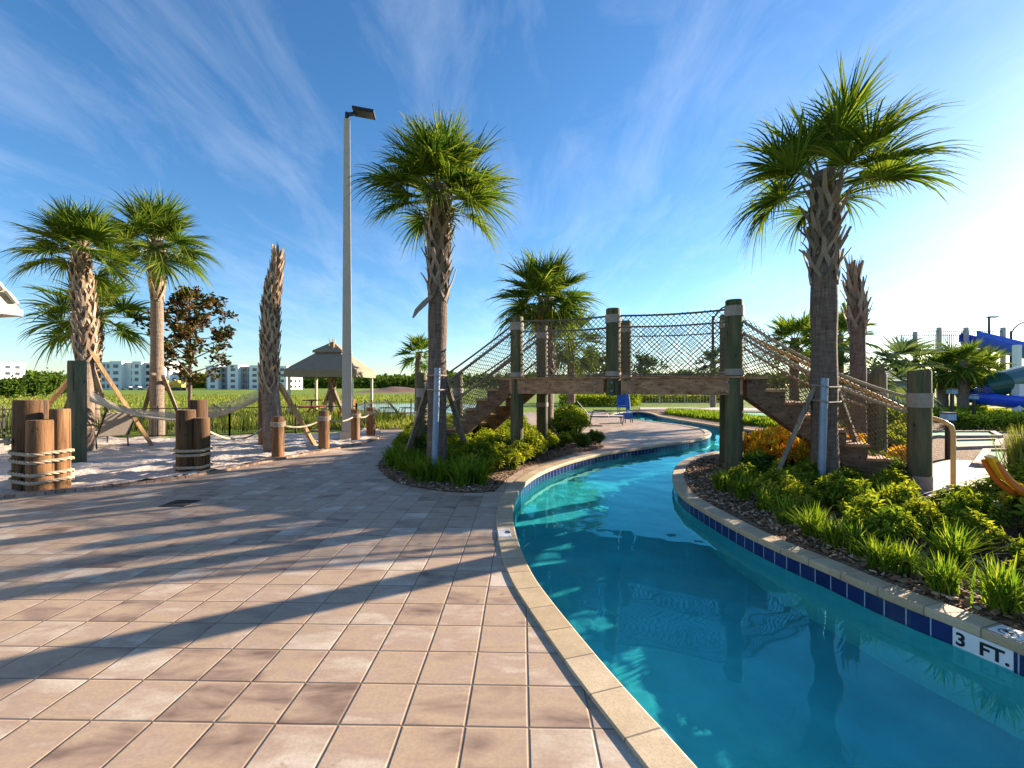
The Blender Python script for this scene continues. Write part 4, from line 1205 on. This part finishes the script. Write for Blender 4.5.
for s in (0, 1):
    o = by * s
    for (a, b) in ((0, tP2), (tP2, 1)):
        A, Bq = bt(a) + o, bt(b) + o; Lu = (Bq - A).length
        f = lambda u, v, A=A, Bq=Bq: A.lerp(Bq, u) + V((0, 0, DZ + .05 + (1.17 - .035 * 4 * u * (1 - u)) * v))
        netpanel(f, Lu, 1.17, M['net'], .095, .0064, 3 + s)
        rope_line(A + V((0, 0, DZ + 1.20)), Bq + V((0, 0, DZ + 1.20)), .035, .019, M['net'])
        rope_line(A + V((0, 0, DZ + .98)), Bq + V((0, 0, DZ + .98)), .03, .013, M['net'])
        rope_line(A + V((0, 0, DZ + .06)), Bq + V((0, 0, DZ + .06)), .0, .013, M['net'])
    # right stairs: brown net with hairy rope handrails
    A, Bq = bt(0) + o, bt(tP4) + o; Lu = (Bq - A).length
    f = lambda u, v, A=A, Bq=Bq: A.lerp(Bq, u) + V((0, 0, (DZ + .05) * (1 - u) + .06 + v * ((1.06 + .1 * u - .3 * u * (1 - u)))))
    netpanel(f, Lu * 1.15, 1.2, M['netbrown'], .085, .0068, 11 + s)
    rope_line(A + V((0, 0, 2.85)), Bq + V((0, 0, 1.38)), .18, .026, M['rope'])
    rope_line(A + V((0, 0, 2.65)), Bq + V((0, 0, 1.15)), .17, .024, M['rope'])
    # left stairs
    A, Bq = bt(1) + o, bt(tP5) + o; Lu = (Bq - A).length
    f = lambda u, v, A=A, Bq=Bq: A.lerp(Bq, u) + V((0, 0, (DZ + .05) * (1 - u) + .06 + v * ((1.14 - .04 * u - .1 * u * (1 - u)))))
    netpanel(f, Lu * 1.15, 1.2, M['net'], .095, .0064, 21 + s)
    rope_line(A + V((0, 0, 2.95)), Bq + V((0, 0, 1.5)), .05, .020, M['net'])
    rope_line(A + V((0, 0, 2.8)), Bq + V((0, 0, 1.3)), .03, .030, M['stakegrey'])
    rope_line(A + V((0, 0, 2.3)), Bq + V((0, 0, .7)), .03, .024, M['stakegrey'])
    # frayed rope ends at the handrail knots
# tan handrail
H0 = V((6.98, 7.2, 0)); hp = bt(tP4) + by * .55
mb = MB(); mb.tube([H0, H0 + V((0, 0, .86)), H0 + V((.0, .03, .96)), H0 + V((-.02, .12, 1.02)), hp + V((.15, 0, 1.22)), hp.lerp(bt(0) + by * .55, .5) + V((0, 0, 2.0)), bt(0) + by * .55 + V((0, 0, 2.75))], .034, 10)
t = thing('handrail', 'tan pipe handrail at the foot of the right bridge stairs', 'handrail', H0); mb.build('pipe', M['tanpipe'], t, 60)
mb = MB(); mb.tube([H0, H0 + V((0, 0, .03))], .08, 14); mb.build('flange', M['tanpipe'], t)
# small post by the stairs bottom, white stub in left bed
B = G(522, 452); log('pale slim marker stake in the left bed below the bridge', 'marker_stake', B, .55, .03, 'stake')

# ------------------------------------------------------------------ writing on the pool edge
def text_mesh(txt, size, M3, pos, name, mat, parent, depth=.001, bold=.0):
    cu = bpy.data.curves.new('lettering', 'FONT'); cu.body = txt; cu.size = size; cu.align_x = 'CENTER'; cu.align_y = 'CENTER'; cu.extrude = depth; cu.offset = bold
    tmp = bpy.data.objects.new('tmp', cu); COL.objects.link(tmp)
    dg = bpy.context.evaluated_depsgraph_get(); me = bpy.data.meshes.new_from_object(tmp.evaluated_get(dg))
    bpy.data.objects.remove(tmp); me.name = name
    me.materials.clear(); me.materials.append(mat)
    o = parent_world(parent)
    for v in me.vertices: v.co = (M3 @ V(v.co)) + V(pos) - o
    ob = bpy.data.objects.new(name, me); COL.objects.link(ob); ob.parent = parent; return ob
# sign on the right wall
wl = off(.023)
j0 = min(range(NP), key=lambda i: abs((pool[i] - G(972, 627.5)).length))
pc = wl[j0]; nn = -norms[j0]; ux = V((-nn.y, nn.x, 0))     # facing the water; reading direction
if ux.x < 0: ux = -ux
if ux.cross(V((0, 0, 1))).dot(nn) < 0: ux = -ux
M3 = Matrix((ux, V((0, 0, 1)), nn)).transposed()
t = thing('depth_sign', 'white tile sign reading 3 FT in black at the right waterline', 'depth sign', V((pc.x, pc.y, -.2)))
mb = MB(); mb.box(V((pc.x, pc.y, -.131)) + nn * .006, (.305, .156, .012), M3); mb.build('tile', M['signwhite'], t)
text_mesh('3  FT.', .118, M3, V((pc.x, pc.y, -.125)) + nn * .0135, 'lettering', M['ink'], t, .0008, .0035)
# markers set in the coping
def marker(px, label, lines, ring, s=.15):
    p = G(*px, .02); i = min(range(NP), key=lambda i: (pool[i] - p).length); c = off(CW * .5)[i]; n = norms[i]; uxx = V((-n.y, n.x, 0))
    if uxx.x < 0: uxx = -uxx
    uy = V((-uxx.y, uxx.x, 0)); return c, uxx, uy
def coping_marker(px, label, ring_only, up):
    p = G(*px); i = min(range(NP), key=lambda q: (pool[q] - p).length); c = V(off(CW * .52)[i]); up = V(up).normalized()
    n = norms[i]; y_ = n if n.dot(up) > 0 else -n; x_ = V((y_.y, -y_.x, 0))
    Mx = Matrix((x_, y_, V((0, 0, 1)))).transposed()
    t = thing('depth_marker', label, 'marker tile', V((c.x, c.y, .018)), 'marker tiles set in the coping')
    mb = MB(); mb.box(V((c.x, c.y, .0195)), (.15, .15, .005), Mx); mb.build('tile', M['signwhite'], t)
    mb = MB(); R0 = .045 if ring_only else .026; cc = V((c.x, c.y, .0226)) + (y_ * -.02 if ring_only else x_ * .035 - y_ * .03)
    pts = [cc + (x_ * math.cos(q * PI / 12) + y_ * math.sin(q * PI / 12)) * R0 for q in range(25)]
    mb.tube(pts, .004, 4, 0, False, .3); mb.seg(cc + (x_ - y_) * R0 * .7, cc - (x_ - y_) * R0 * .7, .004)
    mb.tube([cc - x_ * R0 * .6, cc, cc + x_ * R0 * .5 + y_ * R0 * .3], .006, 4); mb.build('symbol', M['ink'], t)
    if not ring_only:
        text_mesh('NO DIVING', .026, Mx, V((c.x, c.y, .0225)) + y_ * .045, 'lettering', M['ink'], t, .0003, .0008)
# the left marker reads from the deck (its top away from the camera)
def left_marker():
    p = G(506, 536); i = min(range(NP), key=lambda q: (pool[q] - p).length); c = V(off(CW * .62)[i]); n = norms[i]; x_ = -n; y_ = V((-x_.y, x_.x, 0))
    if y_.y < 0: y_ = -y_
    Mx = Matrix((x_, y_, V((0, 0, 1)))).transposed()
    t = thing('depth_marker', 'white marker tile with small black print on the left coping', 'marker tile', V((c.x, c.y, .018)), 'marker tiles set in the coping')
    mb = MB(); mb.box(V((c.x, c.y, .0195)), (.135, .26, .005), Mx); mb.build('tile', M['signwhite'], t)
    text_mesh('NO DIVING', .023, Mx, V((c.x, c.y, .0225)) + y_ * .085, 'lettering', M['ink'], t, .0003, .001)
    mb = MB(); cc = V((c.x, c.y, .0226)) + x_ * .035 + y_ * .01
    pts = [cc + (x_ * math.cos(q * PI / 12) * .026 + y_ * math.sin(q * PI / 12) * .04) for q in range(25)]
    mb.tube(pts, .005, 4, 0, False, .3); mb.seg(cc + x_ * .018 - y_ * .028, cc - x_ * .018 + y_ * .028, .006); mb.tube([cc - x_ * .02, cc, cc + x_ * .012 + y_ * .02], .007, 4)
    mb.build('symbol', M['ink'], t)
left_marker()
coping_marker((1005, 637), 'white marker tile with black no diving symbol above the 3 FT sign', True, (1, .3, 0))
# drain cover
B = G(180, 503.5); t = thing('drain_cover', 'small dark square drain grate in the paving', 'drain cover', V((B.x, B.y, .0)))
mb = MB(); mb.box(V((B.x, B.y, .004)), (.34, .34, .008)); mb.build('frame', M['black'], t)
mb = MB()
for i in range(9): mb.box(V((B.x - .13 + i * .0325, B.y, .010)), (.016, .28, .006))
mb.build('grate', M['black'], t)

# ------------------------------------------------------------------ planting
def shrub_mesh(seed, H, Rr, nros, nleaf, ll, lw, mat, upright=.5):
    r = random.Random(seed); mb = MB(); st = MB()
    for i in range(nros):
        az = r.uniform(0, 6.283); q = r.random() ** .5; ph = r.random()
        p = V((math.cos(az) * Rr * q, math.sin(az) * Rr * q, H * (.30 + .70 * (1 - q * q * .75) * (.55 + .45 * ph))))
        st.seg(V((p.x * .25, p.y * .25, 0)), p, .006)
        ax = (V((p.x / Rr, p.y / Rr, .9)) + rvec(r) * .4).normalized()
        a = ax.orthogonal().normalized(); b = ax.cross(a)
        for j in range(nleaf):
            t = j / nleaf; an = j * 2.4 + r.uniform(-.2, .2); up = upright * (1.3 - t * 1.6)
            d = (a * math.cos(an) + b * math.sin(an)) + ax * up
            leaf_quad(mb, p - ax * ll * .9 * t, d, ax, ll * r.uniform(.75, 1.15), lw)
    return mb, st
def shrub_proto(name, seed, H, Rr, nros, nleaf, ll, lw, mat, label, group, cat='shrub', upright=.5):
    mb, st = shrub_mesh(seed, H, Rr, nros, nleaf, ll, lw, mat, upright)
    t = thing(name, label, cat, (0, 0, 0), group)
    mb.build('foliage', M[mat], t); st.build('stems', M['shrubdark'], t); return t
def tuft_proto(name, seed, n, h, spread, w, mat, label, group, lean=.9, cat='grass tuft'):
    r = random.Random(seed); mb = MB(); blades(mb, 0, 0, 0, n, h, r, spread, w, lean)
    return tag(mb.build(name, M[mat]), label, cat, group)
used = {}
def put(protos, loc, rz, label, group, sc=1.0):
    r = protos[rng.randrange(len(protos))]
    if r.name not in used:
        used[r.name] = 1; r.location = loc; r.rotation_euler = (0, 0, rz); r.scale = (sc,) * 3; r['label'] = label; r['group'] = group; return r
    return dup(r, loc, rz, label, group, sc)
def scatter(poly, step, seed, marg=.35, maxn=400):
    r = random.Random(seed); xs = [p[0] for p in poly]; ys = [p[1] for p in poly]; out = []
    for _ in range(6000):
        x, y = r.uniform(min(xs), max(xs)), r.uniform(min(ys), max(ys))
        if inside((x, y), poly) and not near_water(x, y, marg) and all((x - a) ** 2 + (y - b) ** 2 > step * step for a, b in out):
            out.append((x, y))
            if len(out) >= maxn: break
    return out
tuftP = [tuft_proto('grass_tuft', s, 150, .40, .045, .0075, 'tuft', 'x', 'x') for s in (1, 2, 3)]
gshr = [shrub_proto('green_shrub', s, .46, .30, 60, 11, .085, .034, 'shrub', 'x', 'x') for s in (11, 12, 13)]
yshr = [shrub_proto('lime_shrub', s, .50, .30, 60, 11, .09, .036, 'shrubyel', 'x', 'x') for s in (14, 15)]
dshr = [shrub_proto('dark_shrub', s, .50, .32, 70, 10, .09, .03, 'shrubdark', 'x', 'x') for s in (16, 17)]
crot = [shrub_proto('croton', s, .46, .30, 60, 9, .11, .034, 'croton', 'x', 'x', 'shrub', .9) for s in (18, 19)]
fern = [shrub_proto('fern_shrub', s, .62, .42, 110, 10, .11, .03, 'shrub', 'x', 'x', 'shrub', .3) for s in (20, 21)]
# front row of tufts along the right coping
gt = 'grass tufts along the right coping'
for i, (x, y, s) in enumerate(((1003, 613, 1.0), (944, 594, .95), (1060, 628, 1.0), (880, 571, .85), (858, 556, .9), (812, 538, .95), (835, 548, .8), (786, 524, .9), (765, 511, .95), (742, 500, 1.0), (722, 491, .95), (752, 492, 1.0), (775, 500, .9), (905, 574, .8))):
    lab = {0: 'bright grass tuft just above the 3 FT sign', 1: 'bright grass tuft on the mulch left of the 3 FT sign'}.get(i, 'green grass tuft rooted in the mulch along the right coping')
    put(tuftP, G(x, y), rng.uniform(0, 6), lab, gt, s * rng.uniform(.9, 1.1))
polyR = [G(*p) for p in [(740, 486), (800, 516), (850, 537), (900, 556), (960, 575), (1024, 590), (1150, 615), (1150, 520), (1024, 505), (985, 506), (930, 496), (905, 482), (880, 472), (840, 470), (790, 474), (760, 478)]]
pts = scatter(polyR, .45, 5, .58)
for (x, y) in pts:
    if 512 + x * F / y > 918 and HOR + EYE * F / y < 508: continue
    q = rng.random(); far = y > 6.3
    if q < .40: put(gshr, (x, y, 0), rng.uniform(0, 6), 'green leafy shrub in the dense planting of the right bank', 'green shrubs of the right bank', rng.uniform(.65, 1.05))
    elif q < .78: put(yshr, (x, y, 0), rng.uniform(0, 6), 'lime yellow-green shrub in the planting of the right bank', 'lime shrubs of the right bank', rng.uniform(.6, 1.0))
    elif q < .9: put(dshr, (x, y, 0), rng.uniform(0, 6), 'dark green shrub in the planting of the right bank', 'dark shrubs of the right bank', rng.uniform(.8, 1.05))
    else: put(tuftP, (x, y, 0), rng.uniform(0, 6), 'green grass tuft among the shrubs of the right bank', 'grass tufts among the right shrubs', rng.uniform(.9, 1.2))
for (x, y) in scatter([G(*p) for p in [(1024, 500), (1120, 520), (1120, 560), (1024, 535)]], .5, 8, .5):
    put(yshr, (x, y, 0), rng.uniform(0, 6), 'tall lime shrub at the right edge in front of the yellow chute', 'lime shrubs before the chute', rng.uniform(1.1, 1.3))
# croton drift
for (x, y) in scatter([G(*p) for p in [(742, 456), (770, 466), (800, 470), (872, 466), (862, 450), (820, 445), (790, 444.5), (760, 449)]], .42, 9, .3):
    put(crot, (x, y, 0), rng.uniform(0, 6), 'orange and yellow croton in the drift between post and stairs', 'crotons by the bridge stairs', rng.uniform(1.1, 1.4))
for (x, y) in ((900, 463), (893, 467)):
    put(crot, G(x, y), 1.0, 'orange croton at the foot of the right stairs', 'crotons at the stair foot', .8)
for (x, y) in scatter([G(*p) for p in [(872, 440), (905, 440), (905, 452), (880, 455)]], .5, 10, .3):
    put(yshr, (x, y, 0), rng.uniform(0, 6), 'lime shrub behind the back net of the right stairs', 'lime shrubs behind the stairs', 1.2)
# left bed
tl = 'grass tufts edging the round left bed'
for (x, y) in scatter([G(*p) for p in [(388, 464), (398, 475), (430, 484), (468, 487), (482, 485), (478, 470), (440, 472), (400, 460)]], .28, 12, .3):
    put(tuftP, (x, y, 0), rng.uniform(0, 6), 'dense grass tuft round the centre palm at the bed edge', tl, rng.uniform(.9, 1.25))
for (x, y) in scatter([G(*p) for p in [(400, 455), (440, 466), (480, 472), (505, 466), (520, 455), (520, 436), (470, 428), (420, 436)]], .46, 13, .4):
    put(fern if rng.random() < .75 else dshr, (x, y, 0), rng.uniform(0, 6), 'leafy dark or mid green shrub massed in the round left bed', 'green shrubs of the left bed', rng.uniform(.75, 1.1))
for (x, y) in scatter([G(*p) for p in [(462, 474), (490, 476), (508, 472), (532, 460), (548, 452), (540, 440), (510, 442), (480, 452)]], .38, 14, .35):
    put(yshr, (x, y, 0), rng.uniform(0, 6), 'sunlit lime shrub beside the coping below the bridge', 'lime shrubs of the left bed', rng.uniform(.8, 1.2))
for (x, y) in scatter([G(*p) for p in [(548, 452), (600, 445), (600, 440), (560, 442)]], .45, 15, .35):
    put(dshr, (x, y, 0), rng.uniform(0, 6), 'low dark shrub edging the patio under the bridge', 'dark shrubs edging the patio', .7)
for (x, y, s) in ((564, 437, 1.35), (575, 435.5, 1.3), (570, 431, 1.6), (560, 431, 1.4)):
    put(fern, G(x, y), x, 'big rounded green bush beside the patio lounger under the bridge', 'big bushes beside the lounger', s)
for (x, y, s) in ((497, 428, 1.5), (480, 430, 1.4), (512, 431, 1.3), (463, 432, 1.2)):
    put(fern, G(x, y), x, 'large green bush against the left bridge stairs', 'bushes against the left stairs', s)
# hedges and ground cover farther off
def hedge(label, poly, n, h, mat, name='hedge', kind=None, seed=1, w=.03):
    r = random.Random(seed); P = [G(*p) for p in poly]; xs = [p.x for p in P]; ys = [p.y for p in P]; mb = MB(); c = 0
    while c < n:
        x, y = r.uniform(min(xs), max(xs)), r.uniform(min(ys), max(ys))
        if not inside((x, y), P): continue
        if name == 'ground_cover': blades(mb, x, y, 0, 4, h, r, .06, w * .5, .9)
        else:
            z = h * (1 - r.random() ** 2) * (.8 + .3 * noise.noise(V((x * 1.2, y * 1.2, 0))))
            leaf_quad(mb, V((x, y, z)), rvec(r), rvec(r), w * 4, w * 2)
        c += 1
    ob = mb.build(name, M[mat], None, None, V((sum(xs) / len(xs), sum(ys) / len(ys), 0)))
    return tag(ob, None, None, None, 'stuff') if kind else tag(ob, label, 'hedge')
hedge('', [(668, 414.5), (702, 419), (740, 424), (790, 430), (810, 434), (830, 430), (760, 420), (700, 412.5), (668, 411.5)], 2600, .3, 'tuft', 'ground_cover', True, 31, .04)
hedge('', [(790, 428), (850, 436), (870, 430), (800, 423)], 900, .4, 'reed', 'ground_cover', True, 32, .04)
hedge('clipped yellow-green hedge behind the far loungers', [(580, 402.5), (730, 402.5), (730, 401.3), (580, 401.3)], 9000, .95, 'shrubyel', seed=33, w=.06)
hedge('dark low hedge behind the mini golf greens', [(948, 430), (1060, 433), (1060, 424), (955, 422)], 7000, .6, 'shrubdark', seed=34, w=.03)
hedge('lime flowering hedge below the blue water slide', [(985, 417.5), (1060, 421), (1060, 416), (985, 413.5)], 4000, .3, 'shrubyel', seed=35, w=.04)
hedge('green hedge in front of the slide palms', [(925, 421), (985, 418), (985, 413), (930, 414)], 6000, .5, 'shrub', seed=36, w=.04)
hedge('green shrub border behind the stairs on the right', [(840, 424), (930, 430), (930, 420), (840, 416)], 5000, .9, 'shrub', seed=37, w=.04)
hedge('far green hedge left of the river end', [(560, 406.5), (640, 406.5), (640, 405), (560, 405)], 5000, 1.0, 'shrub', seed=38, w=.05)
# fountain grass clump and yellow chute
B = G(1018, 507)
r = random.Random(44); mb = MB(); blades(mb, 0, 0, 0, 1400, 1.05, r, .085, .006, .30)
tag(mb.build('fountain_grass', M['fountain'], None), 'big fine-bladed yellowish grass clump at the right edge', 'grass clump').location = B + V((.28, .1, 0))
t = thing('play_chute', 'curved yellow and orange plastic chute in front of the tall grass clump', 'slide', V((6.3, 5.6, 0)))
path = [AT(990, 458, 5.0), AT(996, 468, 4.98), AT(1005, 480, 4.95), AT(1016, 488, 4.9), AT(1034, 495, 4.85), AT(1060, 501, 4.8)]
mb = MB(); mo = MB()
pp = [path[0]]
for a, b in zip(path, path[1:]): pp += [a.lerp(b, .5), b]
for i, p in enumerate(pp):
    pass
for sgn in (-1, 1): mo.tube([p + V((0, sgn * .075, -.03)) for p in pp], [.022 + .003 * i for i in range(len(pp))], 8)
for i in range(len(pp) - 1):
    mb.beam(pp[i] + V((0, 0, .02)), pp[i + 1] + V((0, 0, .02)), .15, .05 + .006 * i)
mb.build('trough', M['yellow'], t); mo.build('rim', M['orange'], t, 60)
mb = MB(); mb.tube([path[-2] - V((0, 0, .03)), V((path[-2].x, path[-2].y, 0))], .04, 8); mb.build('leg', M['yellow'], t)

# black path light, far lamps
def bollard_light(label, B, h, s):
    t = thing('path_light', label, 'path light', B, 'black path lights')
    mb = MB(); mb.box(B + V((0, 0, h / 2)), (.075 * s, .075 * s, h)); mb.build('stem', M['black'], t)
    mb = MB(); mb.box(B + V((0, 0, h + .07 * s)), (.19 * s, .19 * s, .14 * s)); hd = mb.build('head', M['paleblue'], t)
    mb = MB(); mb.box(B + V((0, 0, h + .155 * s)), (.22 * s, .22 * s, .03 * s)); mb.build('cap', M['black'], hd)
B = G(948, 459); bollard_light('black path light with pale square head right of the near stair post', B, AT(0, 420, B.y).z, 1.0)
B = G(952, 436); bollard_light('black path light behind the slide palms, taller one', B, 1.35, 1.0)
B = G(974, 428); bollard_light('black path light before the blue slide bend', B, 1.1, 1.0)
def thin_lamp(label, x, ytop, Z, arm):
    B = V(((x - 512) * Z / F, Z, 0)); h = AT(0, ytop, Z).z
    t = thing('street_lamp', label, 'street lamp', B, 'far lamp posts')
    mb = MB(); mb.tube([B, B + V((0, 0, h))], [.14, .09], 10); mb.build('pole', M['black'], t)
    mb = MB()
    if arm == 'flat': mb.box(B + V((.35, 0, h)), (.95, .4, .12))
    else: mb.tube([B + V((0, 0, h - .6))] + [B + V((1.7 * (1 - math.cos(q)), 0, h - .6 + 1.5 * math.sin(q))) for q in (.3, .6, .9, 1.2, 1.5)], .06, 8)
    mb.build('lamp_head', M['black'], t)
thin_lamp('far dark lamp post with flat head above the blue slide', 989, 317, 46, 'flat')
thin_lamp('far lamp post with arched arm at the right edge', 1011, 331, 44, 'arch')
thin_lamp('thin dark lamp seen through the net left of the near post', 713, 316, 34, 'none')

# ------------------------------------------------------------------ slide tower
Z = 38
t = thing('slide_tower', 'railed water slide tower platform above the palms at right', 'tower', V(((965 - 512) * Z / F, Z, 0)))
def sx(x, z=Z): return (x - 512) * z / F
zd = AT(0, 349, Z).z; zt = AT(0, 331, Z).z
mb = MB(); mb.box((sx(965), Z + 1.5, zd - .12), (sx(1004) - sx(927), 3.4, .24)); mb.build('platform', M['bgrey'], t)
for x, yo in ((939, 0), (947, 3), (966, 0), (1003, 0), (1000, 3)):
    mb = MB(); mb.box((sx(x), Z + yo, (zt + .3) / 2), (.24, .24, zt + .3)); mb.build('post', M['pole'], t)
mb = MB()
for y in (Z, Z + 3):
    for z in (zd + .1, zt): mb.beam((sx(928), y, z), (sx(1004), y, z), .06, .06)
    for i in range(40): mb.box((sx(928) + (sx(1004) - sx(928)) * i / 39, y, (zd + zt) / 2), (.025, .025, zt - zd))
mb.build('railing', M['black'], t)
mb = MB()
for i in range(9): mb.box((sx(925) - .2, Z + .4 + .35 * i, zd * (i + .5) / 9), (1.2, .3, .06))
mb.build('stair', M['bgrey'], t)
def flume(mb, path, rad, span=(150, 390), n=14, th=.06):
    ring = []
    for i, p in enumerate(path):
        tn = (path[min(i + 1, len(path) - 1)] - path[max(i - 1, 0)]).normalized(); s = tn.cross(V((0, 0, 1))).normalized(); u = s.cross(tn)
        ring.append([[V(p) + (s * math.cos(R_(a)) + u * math.sin(R_(a))) * rr for a in [span[0] + (span[1] - span[0]) * k / n for k in range(n + 1)]] for rr in (rad, rad - th)])
    for i in range(len(path) - 1):
        for k in range(n):
            A, B = ring[i], ring[i + 1]
            mb.add([A[0][k], A[0][k + 1], B[0][k + 1], B[0][k]], [(0, 1, 2, 3)]); mb.add([A[1][k], A[1][k + 1], B[1][k + 1], B[1][k]], [(3, 2, 1, 0)])
        for k in (0, n):
            A, B = ring[i], ring[i + 1]; mb.add([A[0][k], A[1][k], B[1][k], B[0][k]], [(0, 1, 2, 3)])
t = thing('water_slide', 'blue and green winding water slide beside the railed tower', 'water slide', V((sx(1015), Z, 0)))
mb = MB(); flume(mb, [AT(968 + i * 8, 336 + i * 1.9, Z - .4) for i in range(14)], .75); mb.build('upper_flume', M['blueflume'], t, 60)
mb = MB(); gp = [AT(1090, 364, 25), AT(1050, 371, 24), AT(1020, 378, 23.5), AT(1002, 383, 23.2), AT(990, 387, 23.5)]; flume(mb, gp, .6, (0, 360), 20); mb.build('tube_section', M['greenflume'], t, 60)
mb = MB(); cb = V((sx(1014, 24), 24.0, 0)); lo = [cb + V((math.cos(q) * 2.0, math.sin(q) * 1.7, AT(0, 386 + 19 * i / 18, 24).z)) for i, q in enumerate([R_(60 + 240 * k / 18) for k in range(19)])]; lo += [lo[-1] + V((1.5 * k, -.3 * k, -.05 * k)) for k in range(1, 5)]
flume(mb, lo, .42); mb.build('lower_flume', M['blueflume'], t, 60)
for x, zz, y in ((1017, 34.5, 345), (1019, 22.6, 384)):
    mb = MB(); h = AT(0, y, zz).z; mb.box((sx(x, zz), zz, h / 2), (.36, .36, h)); mb.build('support', M['bwhite'], t)
# low blue-walled building behind the stairs
Z = 30
t = thing('pump_house', 'low grey-roofed building with blue wall behind the right stairs', 'building', V((sx(898, Z), Z + 2, 0)))
xa, xb = sx(872, Z), sx(926, Z); zw = AT(0, 381, Z).z
mb = MB(); mb.box(((xa + xb) / 2, Z + 2, zw / 2), (xb - xa, 4, zw)); mb.build('wall', M['paleblue'], t)
mb = MB(); ridge = zw + .75
mb.add([(xa - .4, Z - .4, zw), (xb + .4, Z - .4, zw), (xb + .4, Z + 4.4, zw), (xa - .4, Z + 4.4, zw), (xa + 1, Z + 2, ridge), (xb - .6, Z + 2, ridge)], [(0, 1, 5, 4), (1, 2, 5), (2, 3, 4, 5), (3, 0, 4), (3, 2, 1, 0)]); mb.build('roof', M['bgrey'], t)
mb = MB(); mb.box((xa + 1.2, Z - .03, 1.0), (.9, .08, 2.0)); mb.build('door', M['bgrey'], t)
# blue lifeguard stand, blue box
Z = 27; B = V((sx(622, Z), Z, 0))
t = thing('lifeguard_stand', 'blue lifeguard chair with pale post beyond the patio', 'lifeguard chair', B)
mb = MB(); mb.box(B + V((0, 0, .75)), (.6, .06, .85)); mb.build('backrest', M['bluefab'], t)
mb = MB(); mb.box(B + V((0, -.25, .42)), (.6, .5, .06)); mb.build('seat', M['bluefab'], t)
for a in (-.27, .27):
    for b in (-.45, 0):
        mb = MB(); mb.box(B + V((a, b, .2)), (.05, .05, .4)); mb.build('leg', M['paleblue'], t)
B2 = V((sx(628, 24), 24, 0)); t = thing('parasol', 'closed blue parasol on a pale pole at the patio edge', 'parasol', B2)
mb = MB(); mb.tube([B2, B2 + V((0, 0, 1.3))], .03, 8); mb.build('pole', M['paleblue'], t)
mb = MB(); mb.tube([B2 + V((0, 0, .35)), B2 + V((0, 0, .5)), B2 + V((0, 0, .9)), B2 + V((0, 0, 1.25))], [.1, .13, .10, .03], 10); mb.build('canopy', M['bluefab'], t)
B3 = G(628, 422.5); t = thing('side_table', 'small blue box table at the foot of the patio lounger', 'side table', B3)
mb = MB(); mb.box(B3 + V((0, 0, .3)), (.34, .34, .26)); mb.build('box', M['bluefab'], t)
for a in (-.15, .15):
    for b in (-.15, .15):
        mb = MB(); mb.box(B3 + V((a, b, .09)), (.03, .03, .18)); mb.build('leg', M['black'], t)
# blue cup bucket on the stair tread
dS = bt(tP4) - bt(-.05); B4 = bt(-.05) + dS * .19 + by * .25 + V((0, 0, 1.55 + .01))

# ------------------------------------------------------------------ sun, sky, camera
EL, AZ = R_(17.0), R_(60.0)
sv = V((math.sin(AZ) * math.cos(EL), math.cos(AZ) * math.cos(EL), math.sin(EL)))
sl = bpy.data.lights.new('sun', 'SUN'); sl.energy = 5.0; sl.angle = R_(.5); sl.color = (1, .83, .63)
sl.cycles.is_caustics_light = True
so = bpy.data.objects.new('sun', sl); COL.objects.link(so); so.rotation_euler = sv.to_track_quat('Z', 'Y').to_euler(); so.location = (20, 12, 20)
w = bpy.data.worlds.new('World'); scene.world = w; w.use_nodes = True; w.node_tree.nodes.clear()
k = NT(w.node_tree); out = k.n('OutputWorld')
sky = k.n('TexSky'); sky.sky_type = 'NISHITA'; sky.sun_disc = False; sky.sun_elevation = EL; sky.sun_rotation = AZ
sky.altitude = 0; sky.air_density = 1.0; sky.dust_density = .25; sky.ozone_density = 4.0
d = k.n('TexCoord').outputs['Generated']; sp = k.n('SeparateXYZ', Vector=d)
zc = k.math('MAXIMUM', sp.outputs[2], .03)
u = k.math('DIVIDE', sp.outputs[0], k.math('ADD', zc, .12)); v = k.math('DIVIDE', sp.outputs[1], k.math('ADD', zc, .12))
cv = k.n('CombineXYZ', X=u, Y=v).outputs[0]
n1 = k.noise(k.map(cv, (2.3, .75, 1), (6.1, 3.4, 0), (0, 0, R_(33))), 1.5, 10, .66, .55)
n2 = k.noise(cv, .8, 3, .5, .3)
cm = k.ramp(k.math('ADD', k.math('MULTIPLY', n1, .75), k.math('MULTIPLY', n2, .5)), [(.57, (0, 0, 0)), (.92, (1, 1, 1))])
fade = k.n('MapRange', Value=sp.outputs[2], i1=.0, i2=.12).outputs[0]
cm = k.math('MULTIPLY', k.math('MULTIPLY', cm, fade), .19)
cl = k.n('HueSaturation', Saturation=1.14, Value=1.0, Color=sky.outputs[0])
tot = k.mix(cm, cl.outputs[0], (6.5, 6.8, 7.4))
bg = k.n('Background', Strength=.066); k.t.links.new(tot, bg.inputs[0]); k.t.links.new(bg.outputs[0], out.inputs[0])

cd = bpy.data.cameras.new('camera'); cam = bpy.data.objects.new('camera', cd); COL.objects.link(cam); scene.camera = cam
cd.sensor_width = 36; cd.lens = 16; cam.location = (0, 0, EYE); cam.rotation_euler = (PI / 2, 0, 0); cd.shift_y = 2 / 1024
cd.clip_start = .05; cd.clip_end = 6000
vs_ = scene.view_settings; vs_.view_transform = 'Standard'; vs_.look = 'None'; vs_.exposure = 1.85; vs_.gamma = 1.0; vs_.use_curve_mapping = False
cy = scene.cycles; cy.max_bounces = 6; cy.diffuse_bounces = 3; cy.glossy_bounces = 3; cy.transparent_max_bounces = 10; cy.transmission_bounces = 6
cy.use_denoising = True; cy.caustics_reflective = False; cy.caustics_refractive = True; cy.sample_clamp_indirect = 6
